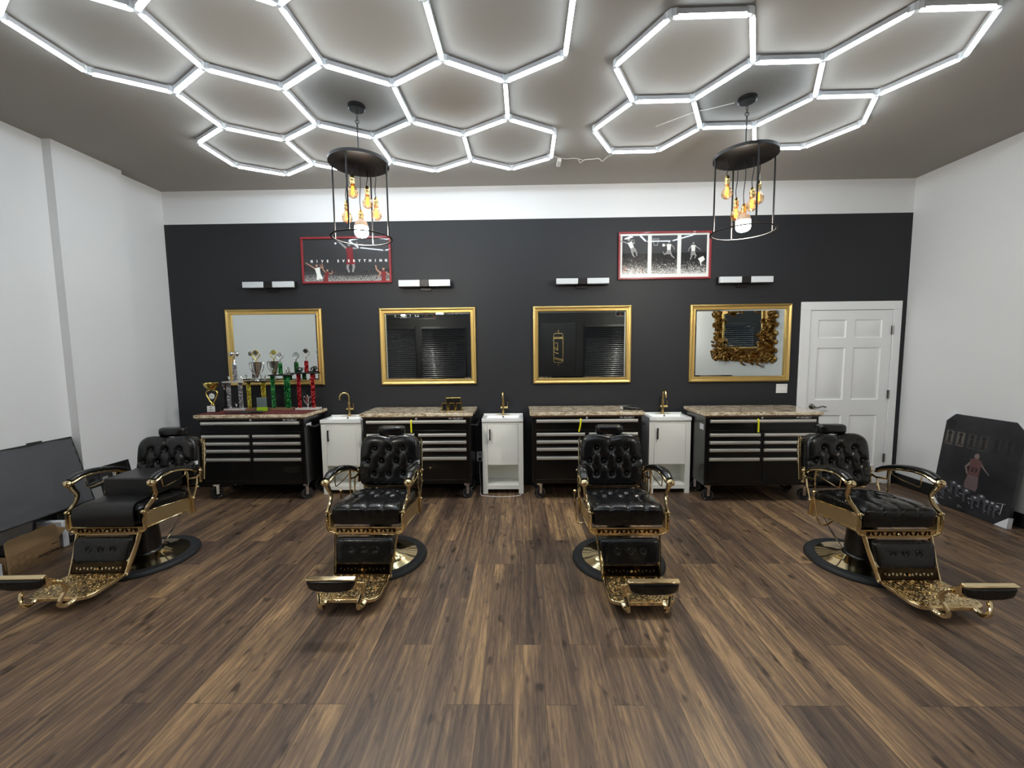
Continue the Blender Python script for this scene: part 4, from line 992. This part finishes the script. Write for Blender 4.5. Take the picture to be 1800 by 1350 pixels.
    for i in range(80):
        x=rr.uniform(-.17,.17); y=rr.uniform(-.61,-.395); a=rr.random()*6.28; r=rr.uniform(.008,.015); z0=.070+.027-(y+.38)*-.02
        if -.60<y<-.575: continue
        P=[(x+r*(1-f*.7)*math.cos(a+f*4.4),y+r*(1-f*.7)*math.sin(a+f*4.4),z0) for f in [j/7 for j in range(8)]]
        b.sweep(P,[(.0028,.003),(.0036,.004),(.0015,.002)],5,(0,0,1))
    b.build('filigree',M['gold_filigree'],pl)
    for s_ in (-1,1):
        b=MB(); b.sweep(cr([(s_*.125,-.635,.082),(s_*.12,-.672,.068),(s_*.113,-.705,.070),(s_*.114,-.728,.095),(s_*.122,-.722,.130),(s_*.132,-.706,.165),(s_*.138,-.708,.205),(s_*.140,-.735,.242)],5),[(.018,.010),(.014,.011),(.012,.013),(.012,.012),(.012,.010),(.013,.010),(.014,.010),(.010,.008)],10,(1,0,0),pw=.8)
        b.ball((s_*.135,-.742,.248),.014,10); b.ball((s_*.154,-.742,.248),.012,10)
        b.build('foot_arm',G_,t)
        b=MB(); b.prism([(-.735,.238),(-.742,.268),(-.795,.308),(-.812,.308),(-.804,.265),(-.77,.240)],lambda a,c_,t_:Vector((s_*(.122+t_),a,c_)),0,.012); b.build('pad_bracket',G_,t,bevel=.003)
    b=MB(); b.prism([(a-.066,c_+.045) for a,c_ in [(-.765,.268),(-.765,.276),(-.735,.283),(-.728,.262),(-.728,.21),(-.736,.20),(-.742,.21),(-.742,.262)]],lambda a,c_,t_:Vector((t_,a,c_)),-.144,.144); fpd=b.build('foot_pad',G_,t,bevel=.003)
    def ff(u,v,d): 
        f=(v+1)/2; return (u*(.116+.028*f**.5), -.808-d+(.0), .241+f*.071+.012*u*u*(1-f), u, v)
    cushion(ff,.010,.016,.06,24,p=4,q=2.5).build('pad_cushion',M['leather'],fpd,ang=80)
    # foot pump lever (turned to where each chair shows it)
    return t
CH=[(-2.971,3.028,.032),(-1.087,3.014,-.01),(.747,2.985,-.003),(2.541,2.939,0.0)]
LB_=['black and gold barber chair with a booster block on its seat, nearest the left wall','black and gold barber chair with bare seat, before the left pendant and the second chest','black and gold barber chair just right of the centre, before the chest with clippers','black and gold barber chair at the right, before the white door']
cpx=chair_proto(); chairs=[cpx]+[copy_tree(cpx) for _ in range(3)]
for o,(x,y,r),l,pump in zip(chairs,CH,LB_,(20,90,90,160)):
    o.location=(x,y,0); o.rotation_euler=(0,0,r); o['label']=l; o['group']='gold and black barber chairs'
    a=math.radians(pump); ca,sa=math.cos(a),math.sin(a)
    b=MB(); b.tube([(.08*ca,.08*sa,.105),(.12*ca,.12*sa,.115),(.235*ca,.235*sa,.31),(.215*ca,.215*sa,.325),(.15*ca-.03*sa,.15*sa+.03*ca,.328)],.0055,8,smooth=3); b.box((.09*ca,.09*sa,.10),(.04,.02,.03),Matrix.Rotation(a,3,'Z'))
    b.build('pump_lever',M['chrome'],o)
# booster on the first chair
t=thing('booster_seat','matte black booster block with a smooth flap draped over the leftmost chair seat','booster seat',(CH[0][0],CH[0][1],0),CH[0][2])
MB().bx(-.165,.195,-.12,.17,.547,.69).build('booster_block',M['vinyl'],t,bevel=.012,seg=3)
b=MB(); N=20; V=[];F=[]; prof=[(-.06,.552),(-.12,.553),(-.19,.553),(-.25,.552),(-.285,.545),(-.312,.525),(-.322,.49),(-.322,.45),(-.318,.412)]
pr=cr([(0,p[0],p[1]) for p in prof],3)
for lay in (0,.009):
    for i,p in enumerate(pr):
        f=i/(len(pr)-1); hwid=.15+.06*min(1,f*1.4)
        for j in range(N+1):
            u=-1+2*j/N; q0=pr[max(0,i-1)]; q1=pr[min(len(pr)-1,i+1)]; T_=(q1-q0).normalized(); nn=Vector((0,T_.z,-T_.y))
            if nn.z<0 and f<.5: nn=-nn
            if f>=.5 and nn.y>0: nn=-nn
            off=.002+lay-(.004*abs(u)**6)
            V.append((.015+u*hwid,p.y+nn.y*off,p.z+nn.z*off))
R_=len(pr); Q=N+1
for i in range(R_-1):
    for j in range(N):
        F.append((i*Q+j,i*Q+j+1,(i+1)*Q+j+1,(i+1)*Q+j)); o_=R_*Q; F.append((o_+i*Q+j,o_+(i+1)*Q+j,o_+(i+1)*Q+j+1,o_+i*Q+j+1))
o_=R_*Q
for i in range(R_-1):
    for j in (0,N): F.append((i*Q+j,(i+1)*Q+j,o_+(i+1)*Q+j,o_+i*Q+j))
for i in (0,R_-1):
    for j in range(N): F.append((i*Q+j,i*Q+j+1,o_+i*Q+j+1,o_+i*Q+j))
b.add(V,F); b.build('flap',M['vinyl'],t,ang=70)

# ------------------------------------------------------------------ things along the left wall
def lean(name,label,cat,y0,y1,base,top,thk,mats,build):
    """panel leaning on a side wall: base=(x,z), top=(x,z)"""
    L=math.hypot(top[0]-base[0],top[1]-base[1]); t=thing(name,label,cat,(base[0],(y0+y1)/2,base[1]))
    t.rotation_euler=(0,math.atan2(top[0]-base[0],top[1]-base[1]),0); build(t,(y1-y0)/2,L); return t
def bp(t,hy,L):
    b=MB(); b.bx(-.022,.0,-hy,hy,L-.022,L); b.bx(-.022,.0,-hy,hy,0,.022); b.bx(-.022,.0,-hy,-hy+.022,.022,L-.022); b.bx(-.022,.0,hy-.022,hy,.022,L-.022); b.build('frame',M['trim_black'],t,bevel=.002)
    b=MB(); n_=40; V=[];F=[]; rr=random.Random(9)
    for i in range(n_+1):
        for j in range(n_+1):
            a,c_=i/n_,j/n_; e=min(a,1-a,c_,1-c_); x=.0015+.004*math.sin(a*9+c_*4)*min(1,e*8)+(.003*rr.random() if e<.05 else 0)
            ia=.008+(.010*abs(math.sin(c_*23)) if a>.96 else 0)
            V.append((max(x,.0012),-hy+.008+a*(2*hy-.008-ia),.008+c_*(L-.016-(.012*abs(math.sin(a*11)) if c_>.97 else 0))))
    for i in range(n_):
        for j in range(n_): F.append((i*(n_+1)+j,(i+1)*(n_+1)+j,(i+1)*(n_+1)+j+1,i*(n_+1)+j+1))
    b.add(V,F); b.build('dust_cover',M['dust_cover'],t)
    for y in (-hy*.28,hy*.55): MB().bx(-.014,.004,y-.05,y+.05,L-.006,L+.012).build('hanger',M['trim_black'],t,bevel=.002)
lean('picture_back','large frame turned to face the left wall, grey dust cover outward','picture',2.30,3.53,(-3.895,.298),(-4.058,.885),.02,None,bp)
def cg(t,hy,L):
    b=MB(); f=.028; b.bx(-.025,.0,-hy,hy,L-f,L); b.bx(-.025,.0,-hy,hy,0,f); b.bx(-.025,.0,-hy,-hy+f,f,L-f); b.bx(-.025,.0,hy-f,hy,f,L-f); b.build('frame',M['trim_black'],t,bevel=.002)
    b=MB(); b.bx(-.018,-.010,-hy+f,hy-f,f,L-f,0); rr=random.Random(12)
    for r_ in range(4):
        for c_ in range(5):
            y=-hy+.06+c_*(2*hy-.12)/5; z=.05+r_*(L-.1)/4; w_=(2*hy-.12)/5-.012; h_=(L-.1)/4-.012
            b.bx(-.010,-.009,y,y+w_,z,z+h_,1+rr.randrange(3))
            b.bx(-.009,-.0085,y+w_*rr.uniform(.1,.3),y+w_*rr.uniform(.5,.9),z+h_*.1,z+h_*rr.uniform(.5,.85),1+rr.randrange(3))
    b.build('print',[M['trim_black'],M['print_dark'],M['print_grey'],M['crowd_bw']],t,smooth=False)
lean('collage_picture','black framed photo collage on the floor behind the leftmost barber chair','picture',3.26,3.975,(-3.90,.002),(-4.0,.552),.02,None,cg)
# open cardboard box
t=thing('cardboard_box','open brown cardboard box with upside-down lettering at the left wall','box',(-3.905,2.945,0))
b=MB(); hx,hy,hz,th=.135,.172,.14,.005
b.bx(-hx,hx,-hy,hy,.0005,th); b.bx(hx-th,hx,-hy,hy,th,hz); b.bx(-hx,-hx+th,-hy,hy,th,hz); b.bx(-hx+th,hx-th,-hy,-hy+th,th,hz); b.bx(-hx+th,hx-th,hy-th,hy,th,hz)
b.build('box_body',M['cardboard'],t)
b=MB(); b.prism([(-hy,0),(hy,0),(hy-.004,.10),(hy-.02,.118),(-hy+.03,.118),(-hy+.004,.095)],lambda a,c_,t_:Vector((hx-th+t_-c_*.12,a,hz+c_)),0,.004); b.build('flap',M['cardboard'],t)
b=MB(); b.prism([(-.12,0),(.13,0),(.13,.09),(-.12,.10)],lambda a,c_,t_:Vector((a,hy-t_+c_*.75,hz+c_*.55)),0,.004); b.build('flap',M['cardboard'],t)
b=MB(); b.prism([(-.12,0),(.13,0),(.13,.1),(-.12,.1)],lambda a,c_,t_:Vector((a,-hy-.003-t_,hz-c_)),0,.004); b.build('flap',M['cardboard'],t)
b=MB(); put_text(b,'HexaGlow',.038,(hx+.0008,.10,.045),(0,-1,0),(0,0,-1),.0004,1.0,bold=.0008); b.bx(hx,hx+.0008,.115,.155,.10,.108); b.build('lettering',M['ink'],t,smooth=False)
b=MB()
for (y,z) in ((-.13,.035),(-.085,.06),(-.04,.035),(-.13,.085),(-.085,.11),(-.04,.085)):
    b.sweep([(hx+.0006,y+.026*math.cos(PI/3*i),z+.026*math.sin(PI/3*i)) for i in range(6)],.0010,4,(1,0,0),closed=True)
b.build('honeycomb_print',M['ink_pale'],t,smooth=False)
b=MB(); b.bx(-.10,.09,-.13,.13,.01,.15)
tag(b.build('foam_packing',M['trim_black'],bevel=.01,loc=(-3.92,2.945,0)),'dark foam sheet packed inside the open cardboard box','packing')
tag(MB().box((0,0,.11),(.22,.045,.22),Matrix.Rotation(.0,3,'X')).build('white_carton',M['paper'],loc=(-3.95,3.222,.006),bevel=.003),'white paper carton standing just beyond the cardboard box','carton')
for i,(yy,l) in enumerate(((2.70,'white foam board on the floor left of the cardboard box'),)):
    b=MB(); b.box((0,0,.06),(.30,.035,.12),Matrix.Rotation(.1,3,'Z')); b.box((0.02,-.045,.045),(.30,.03,.09),Matrix.Rotation(.14,3,'Z'))
    tag(b.build('foam_board',M['paper'],loc=(-3.9,yy,.001),bevel=.002),l,'board')

# ------------------------------------------------------------------ canvas leaning at the right wall
def cv(t,hy,L):
    b=MB(); b.bx(.0,.035,-hy,hy,0,L,0)
    cvs=b.build('canvas',M['canvas'],t,bevel=.002)
    K=lambda a,c_,t_:Vector((-t_,-a,c_))   # a grows to the viewer's right (towards the camera)
    b=MB()
    def cl(P,wd,k,lay=.0008):
        P=[Vector(p) for p in P]; n_=len(P); ws=lerp_list([(wd[0],),(wd[1],)],n_); A=[];B=[]
        for i,p in enumerate(P):
            T=(P[min(i+1,n_-1)]-P[max(i-1,0)]).normalized(); q=Vector((-T.y,T.x))*ws[i][0]/2; A.append(tuple(p+q)); B.append(tuple(p-q))
        b.prism(A+B[::-1],K,0,lay,k)
    def ov(cx,cz,rx_,rz_,k,lay=.001): b.prism([(cx+rx_*math.cos(2*PI*i/16),cz+rz_*math.sin(2*PI*i/16)) for i in range(16)],K,0,lay,k)
    # row of trophy niches
    for i in range(6):
        x=-.27+i*.10; f=max(0,1-i*.2); k=1 if i<2 else (2 if i<4 else 3)
        cl([(x,.62),(x,.76)],(.07,.07),k,.0006); ov(x,.735,.018,.02,4); cl([(x,.715),(x,.65)],(.018,.026),4,.001); cl([(x-.026,.64),(x+.026,.64)],(.012,.012),4)
    # standing player seen from behind
    ov(.0,.56,.022,.027,5,.0012); cl([(-.035,.50),(-.075,.44),(-.05,.375)],(.022,.014),5); cl([(.04,.50),(.08,.455),(.125,.41)],(.018,.006),5)
    b.prism([(-.05,.525),(-.02,.535),(.02,.535),(.05,.52),(.048,.44),(.045,.37),(-.045,.37),(-.042,.44)],K,0,.0014,6)
    b.prism([(-.045,.375),(.045,.375),(.055,.27),(.045,.23),(-.055,.24),(-.06,.28)],K,0,.0013,7)
    # crouching crowd
    rr=random.Random(8)
    for i,(x,z) in enumerate([(-.22,.19),(-.15,.25),(-.10,.23),(-.03,.21),(.05,.17),(.10,.20),(.15,.17),(.19,.17),(.23,.155)]):
        ov(x,z,.034,.024,8,.0012); cl([(x-.01,z),(x-.012,z-.06),(x-.005,z-.11)],(.022,.012),8); cl([(x+.015,z),(x+.012,z-.07)],(.016,.008),4); ov(x+.004,z+.006,.012,.009,9,.0016)
    for i in range(26):
        x=rr.uniform(-.3,.28); z=rr.uniform(.03,.2); cl([(x,z),(x+rr.uniform(.01,.04),z-rr.uniform(0,.02))],(.003,.002),9)
    cl([(.27,.20),(.265,.10)],(.006,.004),9); cl([(.22,.19),(.29,.20)],(.003,.003),9)
    b.build('print',[M['canvas'],mat('print_stone',(92,86,80),.5),mat('print_stone_dim',(62,59,58),.5),mat('print_stone_dark',(42,42,46),.5),mat('print_ink',(26,24,24),.5),mat('print_skin_tone',(120,104,98),.5),mat('print_jersey',(94,66,64),.5),mat('print_shorts',(100,84,86),.5),mat('print_slate',(70,70,78),.5),mat('print_pale',(180,178,180),.5)],cvs,smooth=False)
    b=MB(); put_text(b,'23',.058,(-.0018,-.0,.425),(0,-1,0),(0,0,1),.0004,1,bold=.001); b.build('lettering',M['print_ink_'] if 'print_ink_' in M else M['black_plastic'],cvs,smooth=False)
    for sy_ in (-1,1):
        for top_ in (0,1):
            z0=L if top_ else 0; sg=-1 if top_ else 1; c_=.085 if top_ else .095
            b=MB(); b.prism([(sy_*(hy+.004),z0-sg*.004),(sy_*(hy+.004-c_),z0-sg*.004),(sy_*(hy+.004),z0+sg*c_)],lambda a,e,t_:Vector((t_,a,e)),-.004,.040); b.build('corner_protector',M['print_white'] if 0 else M['paper'],t)
    b=MB(); b.prism([(-hy+.02,L-.15),(-hy+.09,L-.145),(-hy+.085,L-.055),(-hy+.03,L-.055)],K,0,.002); b.cyl((-.001,hy-.05,L-.055),(-.001,hy-.06,L),.001,n=5); b.build('hang_tag',M['trim_black'],t)
lean('canvas_print','dark basketball canvas with number 23 leaning on the right wall','picture',3.505,4.165,(4.285,.005),(4.398,.93),.03,None,cv)
